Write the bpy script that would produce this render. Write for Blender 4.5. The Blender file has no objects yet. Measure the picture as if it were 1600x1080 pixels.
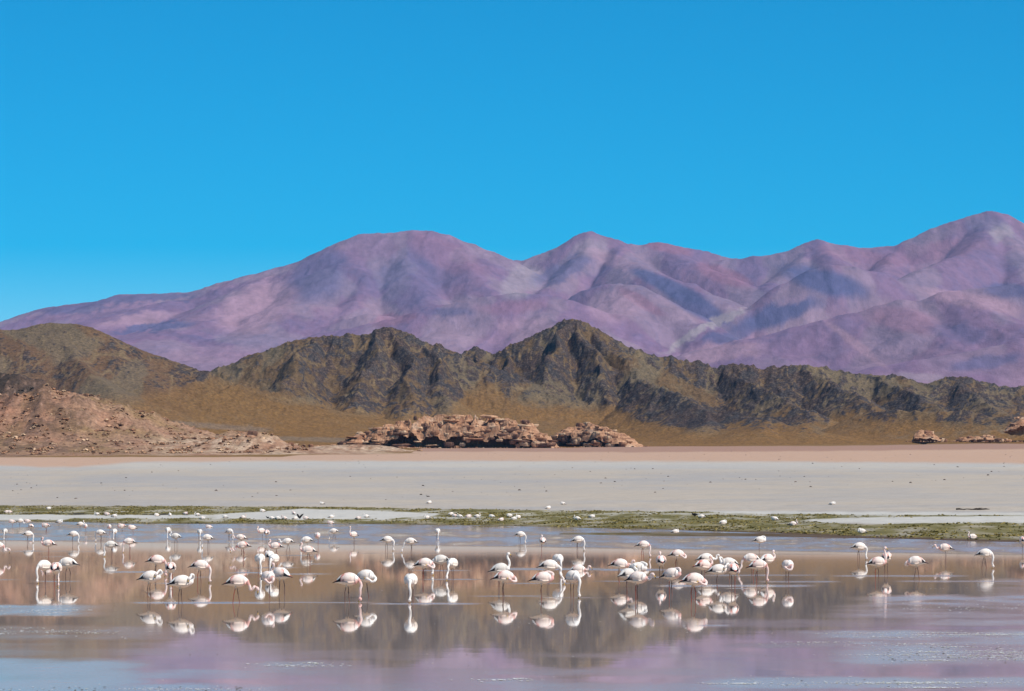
import bpy, math, random
import numpy as np

# ------------------------------------------------------------------ camera, sky, sun, exposure
FPX, CX, HY, CAMH = 6000.0, 800.0, 778.0, 2.16      # focal length, centre column, horizon row (of a 1600x1080 frame), eye height
SUN_ELEV, SUN_AZ = math.radians(52), math.radians(34)  # azimuth measured from +X (picture right) towards the viewer
scn = bpy.context.scene
col = scn.collection
cam_d = bpy.data.cameras.new('camera'); cam = bpy.data.objects.new('camera', cam_d); col.objects.link(cam)
cam.location = (0, 0, CAMH); cam.rotation_euler = (math.pi/2, 0, 0)
cam_d.sensor_width = 36; cam_d.sensor_fit = 'HORIZONTAL'; cam_d.lens = 36*FPX/1600
cam_d.shift_y = (HY-540)/1600; cam_d.clip_start = 1; cam_d.clip_end = 60000
scn.camera = cam
world = bpy.data.worlds.new('World'); scn.world = world; world.use_nodes = True
wn, wl = world.node_tree.nodes, world.node_tree.links
wn.clear()
w_out = wn.new('ShaderNodeOutputWorld'); w_bg = wn.new('ShaderNodeBackground'); w_sky = wn.new('ShaderNodeTexSky')
w_hs = wn.new('ShaderNodeHueSaturation')
w_sky.sky_type = 'NISHITA'; w_sky.sun_disc = False
w_sky.sun_elevation = SUN_ELEV; w_sky.sun_rotation = math.radians(90)+SUN_AZ
w_sky.altitude = 4300; w_sky.air_density = 1.0; w_sky.dust_density = 0.0; w_sky.ozone_density = 2.0
w_hs.inputs['Hue'].default_value = 0.487; w_hs.inputs['Saturation'].default_value = 1.93; w_hs.inputs['Value'].default_value = 1.0
w_bg.inputs['Strength'].default_value = 0.12
wl.new(w_sky.outputs[0], w_hs.inputs['Color']); wl.new(w_hs.outputs[0], w_bg.inputs[0]); wl.new(w_bg.outputs[0], w_out.inputs[0])
sun_d = bpy.data.lights.new('sun', 'SUN'); sun = bpy.data.objects.new('sun', sun_d); col.objects.link(sun)
sun_d.energy = 5.0; sun_d.angle = math.radians(0.5); sun_d.color = (1.0, 0.945, 0.87)
SUN_DIR = np.array((math.cos(SUN_ELEV)*math.cos(SUN_AZ), -math.cos(SUN_ELEV)*math.sin(SUN_AZ), math.sin(SUN_ELEV)))
sun.rotation_euler = (math.radians(90)-SUN_ELEV, 0, math.atan2(SUN_DIR[1], SUN_DIR[0])+math.pi/2)
sun.location = (60, -30, 80)
vs = scn.view_settings
vs.view_transform = 'Standard'; vs.look = 'None'; vs.exposure = 0.0; vs.gamma = 1.0; vs.use_curve_mapping = False
cy = scn.cycles
cy.max_bounces = 5; cy.diffuse_bounces = 2; cy.glossy_bounces = 3; cy.transmission_bounces = 2; cy.volume_bounces = 0
cy.use_denoising = True; cy.caustics_reflective = False; cy.caustics_refractive = False
try:
    cy.denoiser = 'OPENIMAGEDENOISE'; cy.denoising_input_passes = 'RGB_ALBEDO_NORMAL'
except Exception:
    pass

# ------------------------------------------------------------------ helpers
rng = np.random.default_rng(11)
R = random.Random(5)
_perm = np.random.default_rng(3).permutation(4096)
_ang = np.random.default_rng(4).random(4096)*2*math.pi
_gx, _gy = np.cos(_ang), np.sin(_ang)

def perlin(x, y, seed=0):
    x = np.asarray(x, float); y = np.asarray(y, float)
    xi = np.floor(x).astype(np.int64); yi = np.floor(y).astype(np.int64)
    fx = x-xi; fy = y-yi
    def g(ix, iy, dx, dy):
        h = _perm[(_perm[(ix+seed*131) & 4095]+iy) & 4095]
        return _gx[h]*dx+_gy[h]*dy
    u = fx*fx*fx*(fx*(fx*6-15)+10); v = fy*fy*fy*(fy*(fy*6-15)+10)
    a = g(xi, yi, fx, fy); b = g(xi+1, yi, fx-1, fy); c = g(xi, yi+1, fx, fy-1); d = g(xi+1, yi+1, fx-1, fy-1)
    return (a+(b-a)*u+((c+(d-c)*u)-(a+(b-a)*u))*v)*1.5

def fbm(x, y, octv=5, gain=0.5, seed=0):
    s = 0; a = 1.0; f = 1.0; t = 0
    for i in range(octv):
        s = s+a*perlin(x*f+i*17.3, y*f+i*9.1, seed+i); t += a; a *= gain; f *= 2.03
    return s/t

def ridged(x, y, octv=5, gain=0.55, seed=0):
    s = 0; a = 1.0; f = 1.0; t = 0; w = 1.0
    for i in range(octv):
        n = 1-np.abs(perlin(x*f+i*13.7, y*f+i*5.9, seed+i))*1.35
        n = np.clip(n, 0, 1)**2*w
        s = s+a*n; t += a; w = np.clip(n*1.6, 0.25, 1); a *= gain; f *= 2.07
    return s/t

def sstep(a, b, x):
    t = np.clip((x-a)/(b-a), 0, 1); return t*t*(3-2*t)

def lin(r, g, b):                                    # 8-bit picture colour -> linear
    def f(c):
        c /= 255.0
        return c/12.92 if c <= 0.04045 else ((c+0.055)/1.055)**2.4
    return np.array((f(r), f(g), f(b)))

def interp(x, pts):
    p = np.array(pts, float); return np.interp(x, p[:, 0], p[:, 1])

def at(px, py, D):                                   # the point of the place seen at a picture position, D metres out
    return np.array(((px-CX)*D/FPX, D, CAMH+(HY-py)*D/FPX))

def proj(X, Y, Z):
    Yc = np.maximum(Y, 20.0)
    return CX+FPX*X/Yc, HY-FPX*(Z-CAMH)/Yc

def mesh_from(name, v, f, colors=None, smooth=True, extra=None):
    me = bpy.data.meshes.new(name)
    v = np.asarray(v, np.float32); f = np.asarray(f, np.int32)
    n, k = f.shape
    me.vertices.add(len(v)); me.vertices.foreach_set('co', v.ravel())
    me.loops.add(n*k); me.loops.foreach_set('vertex_index', f.ravel())
    me.polygons.add(n); me.polygons.foreach_set('loop_start', np.arange(0, n*k, k, dtype=np.int32))
    me.polygons.foreach_set('loop_total', np.full(n, k, np.int32))
    me.polygons.foreach_set('use_smooth', np.full(n, smooth, bool))
    me.update(calc_edges=True)
    if colors is not None:
        c = np.ones((len(v), 4), np.float32); c[:, :3] = colors
        a = me.color_attributes.new('Col', 'FLOAT_COLOR', 'POINT'); a.data.foreach_set('color', c.ravel())
    for k2, arr in (extra or {}).items():
        a = me.attributes.new(k2, 'FLOAT', 'POINT'); a.data.foreach_set('value', np.asarray(arr, np.float32).ravel())
    me.validate(clean_customdata=False)
    return me

def grid_faces(nr, nc):
    i = (np.arange(nr-1)[:, None]*nc+np.arange(nc-1)[None, :]).ravel()
    return np.stack((i, i+1, i+nc+1, i+nc), 1)

def link(name, me, mat=None, parent=None, loc=None):
    o = bpy.data.objects.new(name, me); col.objects.link(o)
    if mat is not None and me is not None and not me.materials: me.materials.append(mat)
    if parent is not None: o.parent = parent
    if loc is not None: o.location = loc
    return o

def tag(o, label=None, cat=None, group=None, kind=None):
    if label: o['label'] = label
    if cat: o['category'] = cat
    if group: o['group'] = group
    if kind: o['kind'] = kind
    return o

def material(name):
    m = bpy.data.materials.new(name); m.use_nodes = True
    nt = m.node_tree; return m, nt, nt.nodes['Principled BSDF']

def nd(nt, typ, **kw):
    n = nt.nodes.new(typ)
    for k, v in kw.items():
        if k.startswith('i_'):
            n.inputs[k[2:]].default_value = v
        else:
            setattr(n, k, v)
    return n

def noise_node(nt, scale, detail=4, rough=0.6, vec=None, dim='3D'):
    n = nd(nt, 'ShaderNodeTexNoise'); n.inputs['Scale'].default_value = scale
    n.inputs['Detail'].default_value = detail; n.inputs['Roughness'].default_value = rough
    if vec is not None: nt.links.new(vec, n.inputs['Vector'])
    return n

def ramp(nt, src, stops):
    r = nd(nt, 'ShaderNodeValToRGB')
    e = r.color_ramp.elements
    while len(e) < len(stops): e.new(0.5)
    for el, (p, c) in zip(e, stops):
        el.position = p; el.color = (*c, 1) if len(c) == 3 else c
    nt.links.new(src, r.inputs[0]); return r

def mixc(nt, fac, a, b, mode='MIX'):
    m = nd(nt, 'ShaderNodeMix', data_type='RGBA', blend_type=mode)
    for s, v in ((0, fac), (6, a), (7, b)):
        if hasattr(v, 'is_linked'): nt.links.new(v, m.inputs[s])
        elif s == 0: m.inputs[0].default_value = v
        else: m.inputs[s].default_value = (*v, 1) if len(v) == 3 else v
    return m.outputs[2]

def attr_material(name, scales, amount=0.35, rough=0.95, bump=0.0, bump_scale=None, spec=0.1, vec_scale=None):
    """colour attribute times layered noise: fine grain on top of the colour the surface itself has"""
    m, nt, b = material(name)
    a = nd(nt, 'ShaderNodeAttribute', attribute_name='Col')
    geo = nd(nt, 'ShaderNodeNewGeometry'); vec = geo.outputs['Position']
    if vec_scale:
        mp = nd(nt, 'ShaderNodeVectorMath', operation='MULTIPLY'); mp.inputs[1].default_value = vec_scale
        nt.links.new(vec, mp.inputs[0]); vec = mp.outputs[0]
    c = a.outputs['Color']
    for s in scales:
        n = noise_node(nt, s, 5, 0.65, vec)
        r = ramp(nt, n.outputs[0], [(0.30, (1-amount,)*3), (0.5, (1, 1, 1)), (0.72, (1+amount*0.8,)*3)])
        c = mixc(nt, 1.0, c, r.outputs[0], 'MULTIPLY')
    nt.links.new(c, b.inputs['Base Color'])
    b.inputs['Roughness'].default_value = rough; b.inputs['Specular IOR Level'].default_value = spec
    if bump:
        n = noise_node(nt, bump_scale, 6, 0.7, vec)
        bp = nd(nt, 'ShaderNodeBump'); bp.inputs['Strength'].default_value = 1.0; bp.inputs['Distance'].default_value = bump
        nt.links.new(n.outputs[0], bp.inputs['Height']); nt.links.new(bp.outputs[0], b.inputs['Normal'])
    return m
# ------------------------------------------------------------------ ground: lake bed, shore, salt flat, fan up to the hills
SLOPE = 0.016
SHORE = [(-900, 808), (-300, 812), (0, 814.5), (100, 815.5), (200, 818.5), (600, 819.5), (800, 822), (1000, 827), (1200, 833), (1350, 841), (1500, 846), (1600, 848), (1900, 853), (2600, 860)]
def shore_D(px):
    return 12960.0/(interp(px, SHORE)-HY)
def ground_z(X, Y, detail=True):
    px = CX+FPX*X/np.maximum(Y, 40.0)
    Ds = shore_D(px)
    if detail:
        Ds = Ds+6*fbm(X/14, Y/60, 4, seed=5)
    d = Y-Ds
    z = np.where(d > 0, SLOPE*d, 0.012*d)
    z = np.maximum(z, -0.35)
    far = Y-3500
    z = np.where(far > 0, SLOPE*(3500-Ds)+far*0.033, z)
    if detail:
        m = sstep(-10, 25, d)*sstep(160, 60, d)
        z = z+m*(0.16*fbm(X/5, Y/22, 4, seed=8)+0.05*fbm(X/1.2, Y/4, 3, seed=9))
        z = z+sstep(200, 900, d)*0.5*fbm(X/60, Y/200, 4, seed=14)
    return z

GREEN_TOP = [(-900, 790), (0, 790), (330, 791), (470, 792.3), (600, 793.5), (700, 795.5), (900, 797.5), (1100, 800), (1200, 803), (1330, 804.5), (1500, 805), (1600, 805.5), (2600, 806)]
def patch(px, py, x0, x1, top, bot, soft=0.7):
    t = interp(px, top); b = interp(px, bot)
    return sstep(t-soft, t+soft, py)*sstep(b+soft, b-soft, py)*sstep(x0-12, x0+12, px)*sstep(x1+12, x1-12, px)

def build_ground():
    rows = np.concatenate((np.linspace(-25, 170, 34), np.linspace(172, 440, 190), np.geomspace(442, 2600, 130), np.geomspace(2650, 17600, 34)))
    nc = 860
    t = np.linspace(-1, 1, nc)
    t = t*(0.55+0.45*t*t)
    Y = np.repeat(rows[:, None], nc, 1); X = t[None, :]*(0.185*np.maximum(Y, 0)+28)
    Z = ground_z(X, Y)
    px, py = proj(X, Y, Z)
    # mud bar standing a few centimetres out of the water
    bar = patch(px, HY+12960.0/np.maximum(Y, 40), 870, 1400, [(870, 834), (1000, 832.2), (1200, 834), (1400, 838)], [(870, 835), (1000, 837.5), (1200, 838.5), (1400, 842)], 0.5)
    Z = np.where(bar > 0.02, np.maximum(Z, -0.05+0.09*bar+0.02*fbm(X/2, Y/6, 3, seed=2)), Z)
    px, py = proj(X, Y, Z)
    n1 = fbm(px/45, py/5, 4, seed=21); n2 = fbm(X/3.0, Y/9, 4, seed=22); n3 = fbm(X/25, Y/130, 4, seed=23)
    qy = py+1.6*n1+0.9*n2
    sand_hi = lin(176, 164, 150); sand_lo = lin(163, 157, 152); salt = lin(188, 184, 176)
    tan = lin(184, 152, 130); tan2 = lin(152, 118, 102); mud = lin(84, 66, 54); gold = lin(126, 97, 58); green = lin(128, 118, 76); dgreen = lin(94, 88, 52)
    c = np.zeros(px.shape+(3,))
    s = sstep(-0.45, 0.45, 0.6*n3+1.1*fbm(px/420, py/7, 4, seed=24)+0.3*n2)[..., None]
    c[:] = sand_lo*(1-s)+sand_hi*s
    def put(mask, colr):
        nonlocal c
        c = c*(1-mask[..., None])+mask[..., None]*colr
    put(sstep(740, 726, qy)*0.45*sstep(716, 722, qy), salt)
    put(sstep(795, 780, py)*sstep(755, 772, py)*0.35, sand_hi)
    edge = interp(px, [(-900, 727), (0, 727), (60, 729.5), (120, 729.5), (165, 726), (210, 722), (400, 720), (800, 720), (1200, 721), (1600, 724), (2600, 726)])
    put(sstep(edge+3.0, edge-2.5, py+1.6*n1+0.8*n2), tan)
    up = interp(px, [(-900, 690), (440, 690), (640, 706), (800, 706), (1000, 707), (1300, 705), (1600, 702), (2600, 702)])
    put(sstep(up+1.0, up-1.5, py+1.2*n1)*0.8, tan2)
    base = interp(px, [(-900, 716), (440, 714), (470, 711), (640, 709), (660, 700), (1000, 697.5), (1300, 697), (1600, 692), (2600, 690)])
    put(sstep(base+0.6, base-0.6, py+0.6*n1), gold)
    # salt patches and green banks by the water
    G = sstep(-0.6, 0.6, qy-interp(px, GREEN_TOP))*sstep(0, -6, -(Z+0.10)*100)
    gm = G*1.0
    gm *= 1-patch(px, qy, -400, 330, [(-400, 804.2), (0, 804), (200, 805), (330, 804.5)], [(-400, 812), (0, 813), (95, 812), (120, 810), (330, 810)], 0.5)
    gm *= 1-patch(px, qy, 330, 690, [(330, 804), (400, 800), (470, 795.3), (540, 796.5), (600, 798.5), (690, 803)], [(330, 810), (400, 811), (600, 811.5), (640, 808.5), (690, 804.3)], 0.5)
    gm *= 1-patch(px, qy, 1260, 2500, [(1260, 812), (1330, 809), (1450, 807.3), (1600, 806.3), (2500, 806)], [(1260, 814), (1330, 820), (1450, 817.5), (1600, 816.5), (2500, 816)], 0.6)
    gm *= 1-0.8*patch(px, qy, 640, 760, [(640, 808), (760, 808)], [(640, 811), (760, 810)], 0.6)
    gm *= 1-0.55*patch(px, qy, 960, 1200, [(960, 800), (1200, 803)], [(960, 802), (1200, 806)], 0.6)
    put(patch(px, qy, -400, 2500, [(-400, 792), (2500, 805)], [(-400, 816), (600, 813), (1200, 815), (1600, 822), (2500, 824)], 1.5)*0.9, salt)
    gn = sstep(-0.25, 0.5, n2+0.9*n1)
    put(np.clip(gm*(0.45+0.55*sstep(-0.45, 0.15, n2+0.7*n1)), 0, 1), green*0.9)
    put(gm*gn*0.75, dgreen)
    # wet mud along the water
    wet = sstep(0.13, 0.02, Z)*sstep(-0.6, -0.3, Z)
    put(wet*(0.5+0.5*sstep(900, 1300, px)), mud)
    put(sstep(0.0, -0.1, Z), lin(96, 78, 64))
    dk = patch(px, qy, -400, 300, [(-400, 801.5), (0, 800.8), (300, 802.8)], [(-400, 804), (0, 803.6), (300, 805.4)], 0.4)*sstep(-0.05, 0.25, perlin(px/22, 0*py+3.3, 3))  # shade under the cut bank, painted as a dark strip in the ground colour
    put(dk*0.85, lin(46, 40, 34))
    V = np.stack((X, Y, Z), -1).reshape(-1, 3)
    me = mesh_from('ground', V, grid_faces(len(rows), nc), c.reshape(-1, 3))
    m = attr_material('ground_mineral', (0.35, 2.2), 0.10, 0.95, 0.02, 3.0)
    o = link('ground', me, m); tag(o, kind='structure')
    return X, Y, Z, px, py, gm
GX, GY, GZ, GPX, GPY, GMASK = build_ground()
# ------------------------------------------------------------------ hills and mountains: heightfields raised over ridge lines
def ridge3(pts, D=None):
    return np.array([at(p[0], p[1], p[2] if len(p) > 2 else D) for p in pts])

def raise_ridges(X, Y, base, ridges, ax0=1.0):
    """ridges: (points Nx3, falloff length, exponent); returns relative height over base"""
    H = np.zeros(X.shape)
    for rr in ridges:
        P, L, ex = rr[:3]; ax = rr[3] if len(rr) > 3 else ax0
        for a, b in zip(P[:-1], P[1:]):
            d = b-a; l2 = d[0]**2+d[1]**2
            reach = 4.2*L
            x0, x1 = min(a[0], b[0])-reach, max(a[0], b[0])+reach
            sel = (X > x0) & (X < x1)
            if not sel.any(): continue
            xs, ys = X[sel], Y[sel]
            l2 = (ax*d[0])**2+d[1]**2
            t = np.clip(((xs-a[0])*d[0]*ax*ax+(ys-a[1])*d[1])/l2, 0, 1)
            dist = np.hypot(ax*(xs-a[0]-t*d[0]), ys-a[1]-t*d[1])
            hr = np.maximum(a[2]+t*d[2]-base[sel], 0)
            h = hr*np.exp(-(dist/L)**ex)
            H[sel] = np.maximum(H[sel], h)
    return H

def smooth_rows(H, n=1):
    for _ in range(n):
        K = H.copy()
        K[1:-1] = (H[:-2]+2*H[1:-1]+H[2:])/4; H = K.copy()
        K[:, 1:-1] = (H[:, :-2]+2*H[:, 1:-1]+H[:, 2:])/4; H = K
    return H

HILL_A = [(-500, 540), (-200, 522), (-60, 515), (0, 512), (20, 513), (40, 512), (70, 505), (90, 503), (115, 505), (140, 517), (170, 532), (200, 552), (225, 570), (250, 587), (280, 598), (310, 604), (360, 618)]
HILL_B = [(230, 640), (300, 603), (313, 597), (345, 580), (375, 570), (410, 547), (440, 536), (470, 529), (490, 524), (500, 526.5), (545, 518), (555, 517), (568, 521), (590, 515), (610, 512), (630, 516), (660, 530), (690, 541), (720, 553), (740, 568)]
HILL_C = [(700, 575), (722, 553), (735, 543), (745, 543), (760, 549), (775, 549), (790, 546), (800, 542), (830, 522), (855, 510), (880, 502), (897, 498), (915, 502), (935, 518), (960, 530), (985, 540), (1005, 551), (1040, 557), (1070, 563), (1100, 568), (1120, 572), (1140, 570), (1165, 569), (1190, 576), (1215, 574), (1245, 566), (1265, 568), (1290, 572), (1330, 580), (1360, 583), (1385, 581), (1410, 587), (1440, 597), (1460, 596), (1475, 590), (1495, 588), (1515, 597), (1530, 595), (1550, 601), (1600, 605), (1750, 618), (2100, 640)]

def build_hills():
    rows = np.concatenate((np.linspace(2230, 2500, 50), np.linspace(2504, 3460, 350), np.linspace(3470, 3800, 24)))
    nc = 1120
    t = np.linspace(-0.205, 0.205, nc); t = t*(0.80+0.20*(t/0.205)**2)
    Y = np.repeat(rows[:, None], nc, 1); X = t[None, :]*Y
    base = ground_z(X, Y, False)-1.5
    wx = X+14*fbm(X/90, Y/90, 3, seed=31); wy = Y+22*fbm(X/90+7, Y/90, 3, seed=33)
    ridges = [(ridge3(HILL_A, 2640), 150, 1.25), (ridge3(HILL_B, 3180), 135, 1.15), (ridge3(HILL_C, 3340), 125, 1.12)]
    sp = [([(600, 514, 3180), (585, 545, 3110), (570, 590, 3050), (555, 630, 2960)], 55), ([(655, 530, 3180), (680, 565, 3110), (690, 610, 3030), (700, 640, 2960)], 50),
          ([(495, 526, 3180), (470, 560, 3080), (445, 600, 2980), (430, 620, 2900)], 55), ([(610, 514, 3180), (635, 560, 3100), (640, 610, 3000), (640, 650, 2920)], 45),
          ([(897, 499, 3340), (870, 540, 3260), (845, 590, 3180), (830, 630, 3100)], 55), ([(900, 499, 3340), (930, 550, 3240), (940, 600, 3150), (945, 635, 3080)], 50),
          ([(920, 510, 3340), (975, 560, 3250), (1005, 590, 3150), (1030, 615, 3030)], 50), ([(800, 543, 3340), (790, 580, 3250), (795, 620, 3160)], 45),
          ([(740, 545, 3340), (750, 575, 3270), (755, 605, 3210)], 30),
          ([(990, 588, 3160), (1030, 600, 3000), (1070, 622, 2900), (1130, 645, 2820), (1200, 655, 2760), (1250, 670, 2720), (1290, 688, 2690)], 42),
          ([(1030, 600, 3000), (1010, 640, 2930)], 36), ([(1120, 645, 2820), (1110, 668, 2760)], 34), ([(1200, 652, 2760), (1190, 678, 2700)], 34),
          ([(1130, 571, 3340), (1180, 600, 3240), (1230, 625, 3120), (1270, 650, 3000)], 48), ([(1250, 568, 3340), (1310, 600, 3220), (1370, 640, 3060)], 48),
          ([(1370, 583, 3340), (1430, 620, 3200), (1480, 645, 3060)], 45), ([(1480, 590, 3340), (1530, 620, 3230), (1580, 650, 3080)], 45),
          ([(1350, 645, 2960), (1400, 640, 2900), (1450, 642, 2870), (1500, 640, 2850), (1560, 652, 2820), (1620, 660, 2800), (1800, 675, 2780)], 40),
          ([(80, 505, 2640), (120, 560, 2560), (170, 610, 2470)], 90), ([(20, 514, 2640), (-20, 570, 2560), (-40, 610, 2500)], 90), ([(-200, 524, 2640), (-180, 600, 2500)], 90)]
    ridges += [(ridge3(p), L, 1.15) for p, L in sp]
    H = raise_ridges(wx, wy, base, ridges)*sstep(0.203, 0.165, np.abs(X/Y))
    H = smooth_rows(H, 1)
    Hb = H.copy()
    px0 = CX+FPX*X/Y
    leftA = sstep(330, 250, px0)*sstep(2900, 2750, Y)
    steep = sstep(4, 45, H)
    soft = 1-0.72*leftA
    # gullies running down to the plain, crags between them
    gul = ridged(wx/46, wy/170, 5, 0.58, seed=41)
    crag = ridged(wx/15, wy/34, 4, 0.6, seed=47)
    cragf = ridged(wx/6.5, wy/12, 3, 0.6, seed=49)
    fine = fbm(X/3.2, Y/5, 4, 0.6, seed=52)
    Z = base+H+steep*soft*(4.0*(gul-0.42)*sstep(3, 60, H)+3.2*(crag-0.36)+1.4*(cragf-0.36)+1.6*fine)
    Z = Z+0.35*fine*(1-steep)
    px, py = proj(X, Y, Z)
    # what covers the surface: crag rock, grey scree in gullies, straw-coloured bunch grass
    n1 = fbm(X/55, Y/120, 4, seed=61); n2 = fbm(X/9, Y/18, 4, seed=63); n3 = fbm(X/2.2, Y/3.5, 3, 0.7, seed=66)
    gy = np.gradient(Z, axis=0)/np.maximum(np.gradient(Y, axis=0), 1e-3)
    gx = np.gradient(Z, axis=1)/np.maximum(np.gradient(X, axis=1), 1e-3)
    slope = np.hypot(gx, gy)
    rock = sstep(0.30, 0.62, 0.55*crag+0.30*gul+0.34*n1+0.22*np.clip(slope, 0, 1.2)+0.06*n2+0.10*n3)*sstep(9, 30, Hb)
    rock *= (1-0.55*leftA)
    gold = lin(130, 97, 58); olive = lin(100, 82, 62); scree = lin(112, 106, 90); brown = lin(106, 82, 62)
    c = np.empty(X.shape+(3,)); c[:] = gold
    def put(m, k):
        nonlocal c
        c = c*(1-m[..., None])+m[..., None]*k
    put(sstep(6, 45, Hb)*0.85, olive)
    put(sstep(0.0, 0.4, n1)*sstep(4, 30, Hb)*0.6, brown)
    put(leftA*sstep(3, 20, Hb)*0.9*sstep(-0.9, 0.1, n1), lin(112, 86, 66))
    gl = sstep(0.36, 0.16, gul)*sstep(8, 40, Hb)
    put(gl*0.45, scree)
    line = np.maximum(sstep(0.075, 0.015, np.abs(perlin(wx/20, wy/75, 57))), 0.8*sstep(0.09, 0.02, np.abs(perlin(wx/9, wy/30, 58))))*sstep(8, 26, Hb)*sstep(-0.5, 0.1, n1+n2)
    put(line*0.65, lin(128, 110, 84))
    put(sstep(0.0, 0.6, n2+n1)*sstep(2, 14, Hb)*sstep(40, 15, Hb)*0.4, scree)
    # pale playa dust and grey wash at the foot
    put(patch(px, py+1.5*n2, 240, 420, [(240, 655), (330, 662), (420, 668)], [(240, 662), (330, 670), (420, 676)], 1.0)*0.8, lin(128, 124, 122))
    put(patch(px, py+1.5*n2, 430, 540, [(430, 682), (540, 684)], [(430, 688), (540, 692)], 1.0)*0.8, lin(128, 126, 120))
    put(patch(px, py+1.5*n2, 1380, 1600, [(1380, 676), (1600, 672)], [(1380, 688), (1600, 684)], 2.0)*0.6*sstep(-0.2, 0.3, n2), lin(120, 114, 104))
    V = np.stack((X, Y, Z), -1).reshape(-1, 3)
    rocky = np.clip(0.55*crag+0.25*cragf+0.30*gul+0.40*n1+0.22*np.clip(slope, 0, 1.2)-0.02, 0, 1)*sstep(6, 22, Hb)*(1-0.30*leftA)*(1-0.5*line)
    rocky = np.clip(rocky+0.20*patch(px, py+5*n2, 990, 1290, [(990, 596), (1060, 610), (1130, 640), (1290, 672)], [(990, 660), (1100, 688), (1290, 694)], 6), 0, 1)
    rocky = rocky*(1-0.75*patch(px, py+7*n2, 940, 1120, [(940, 548), (1010, 570), (1120, 618)], [(940, 570), (1000, 592), (1120, 640)], 8))
    gl_ = interp(px, [(-900, 650), (0, 640), (200, 628), (300, 600), (345, 590), (400, 612), (470, 628), (540, 640), (600, 652), (690, 655), (730, 612), (765, 600), (800, 628), (900, 640), (960, 640), (1000, 662), (1100, 686), (1285, 696), (1300, 652), (1340, 650), (1400, 664), (1500, 668), (1600, 690), (2600, 690)])
    below = sstep(gl_-16, gl_+14, py+12*n2+6*n3)
    rocky = rocky*(1-0.9*below)*(1-0.35*sstep(300, 330, px)*sstep(520, 430, px))
    gm = below[..., None]*0.6; c = c*(1-gm)+gm*gold
    me = mesh_from('hills', V, grid_faces(len(rows), nc), c.reshape(-1, 3), True, {'rocky': rocky})
    m, nt, b = material('hill_rock_and_grass')
    at_c = nd(nt, 'ShaderNodeAttribute', attribute_name='Col'); at_r = nd(nt, 'ShaderNodeAttribute', attribute_name='rocky')
    pos = nd(nt, 'ShaderNodeNewGeometry').outputs['Position']
    nA = noise_node(nt, 0.16, 6, 0.72, pos); nB = noise_node(nt, 0.5, 4, 0.7, pos); nC = noise_node(nt, 0.045, 4, 0.6, pos)
    def ma(op, a_, b_, clamp=False):
        n = nd(nt, 'ShaderNodeMath', operation=op, use_clamp=clamp)
        for k_, v_ in ((0, a_), (1, b_)):
            if hasattr(v_, 'is_linked'): nt.links.new(v_, n.inputs[k_])
            else: n.inputs[k_].default_value = v_
        return n.outputs[0]
    edge = ma('ADD', at_r.outputs['Fac'], ma('MULTIPLY', ma('SUBTRACT', nA.outputs[0], 0.5), 1.5))
    fac = ramp(nt, edge, [(0.36, (0, 0, 0)), (0.56, (1, 1, 1))])
    rockc = ramp(nt, nB.outputs[0], [(0.28, tuple(lin(36, 34, 38))), (0.5, tuple(lin(62, 58, 59))), (0.68, tuple(lin(106, 97, 90)))])
    rockw = mixc(nt, ramp(nt, nC.outputs[0], [(0.42, (0, 0, 0)), (0.6, (1, 1, 1))]).outputs[0], rockc.outputs[0], mixc(nt, 1.0, rockc.outputs[0], (1.35, 1.08, 0.92), 'MULTIPLY'))
    tuft = ramp(nt, nB.outputs[0], [(0.30, (0.52, 0.52, 0.52)), (0.48, (0.95, 0.95, 0.95)), (0.66, (1.35, 1.32, 1.25))])
    mott = ramp(nt, nA.outputs[0], [(0.30, (0.72, 0.74, 0.80)), (0.55, (1, 1, 1)), (0.75, (1.2, 1.15, 1.05))])
    veg = mixc(nt, 1.0, mixc(nt, 1.0, at_c.outputs['Color'], tuft.outputs[0], 'MULTIPLY'), mott.outputs[0], 'MULTIPLY')
    nt.links.new(mixc(nt, fac.outputs[0], veg, rockw), b.inputs['Base Color'])
    b.inputs['Roughness'].default_value = 0.95; b.inputs['Specular IOR Level'].default_value = 0.1
    bp = nd(nt, 'ShaderNodeBump'); bp.inputs['Distance'].default_value = 2.2; bp.inputs['Strength'].default_value = 1.0
    nt.links.new(nA.outputs[0], bp.inputs['Height']); nt.links.new(bp.outputs[0], b.inputs['Normal'])
    tag(link('hills', me, m), kind='structure')
build_hills()

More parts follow.
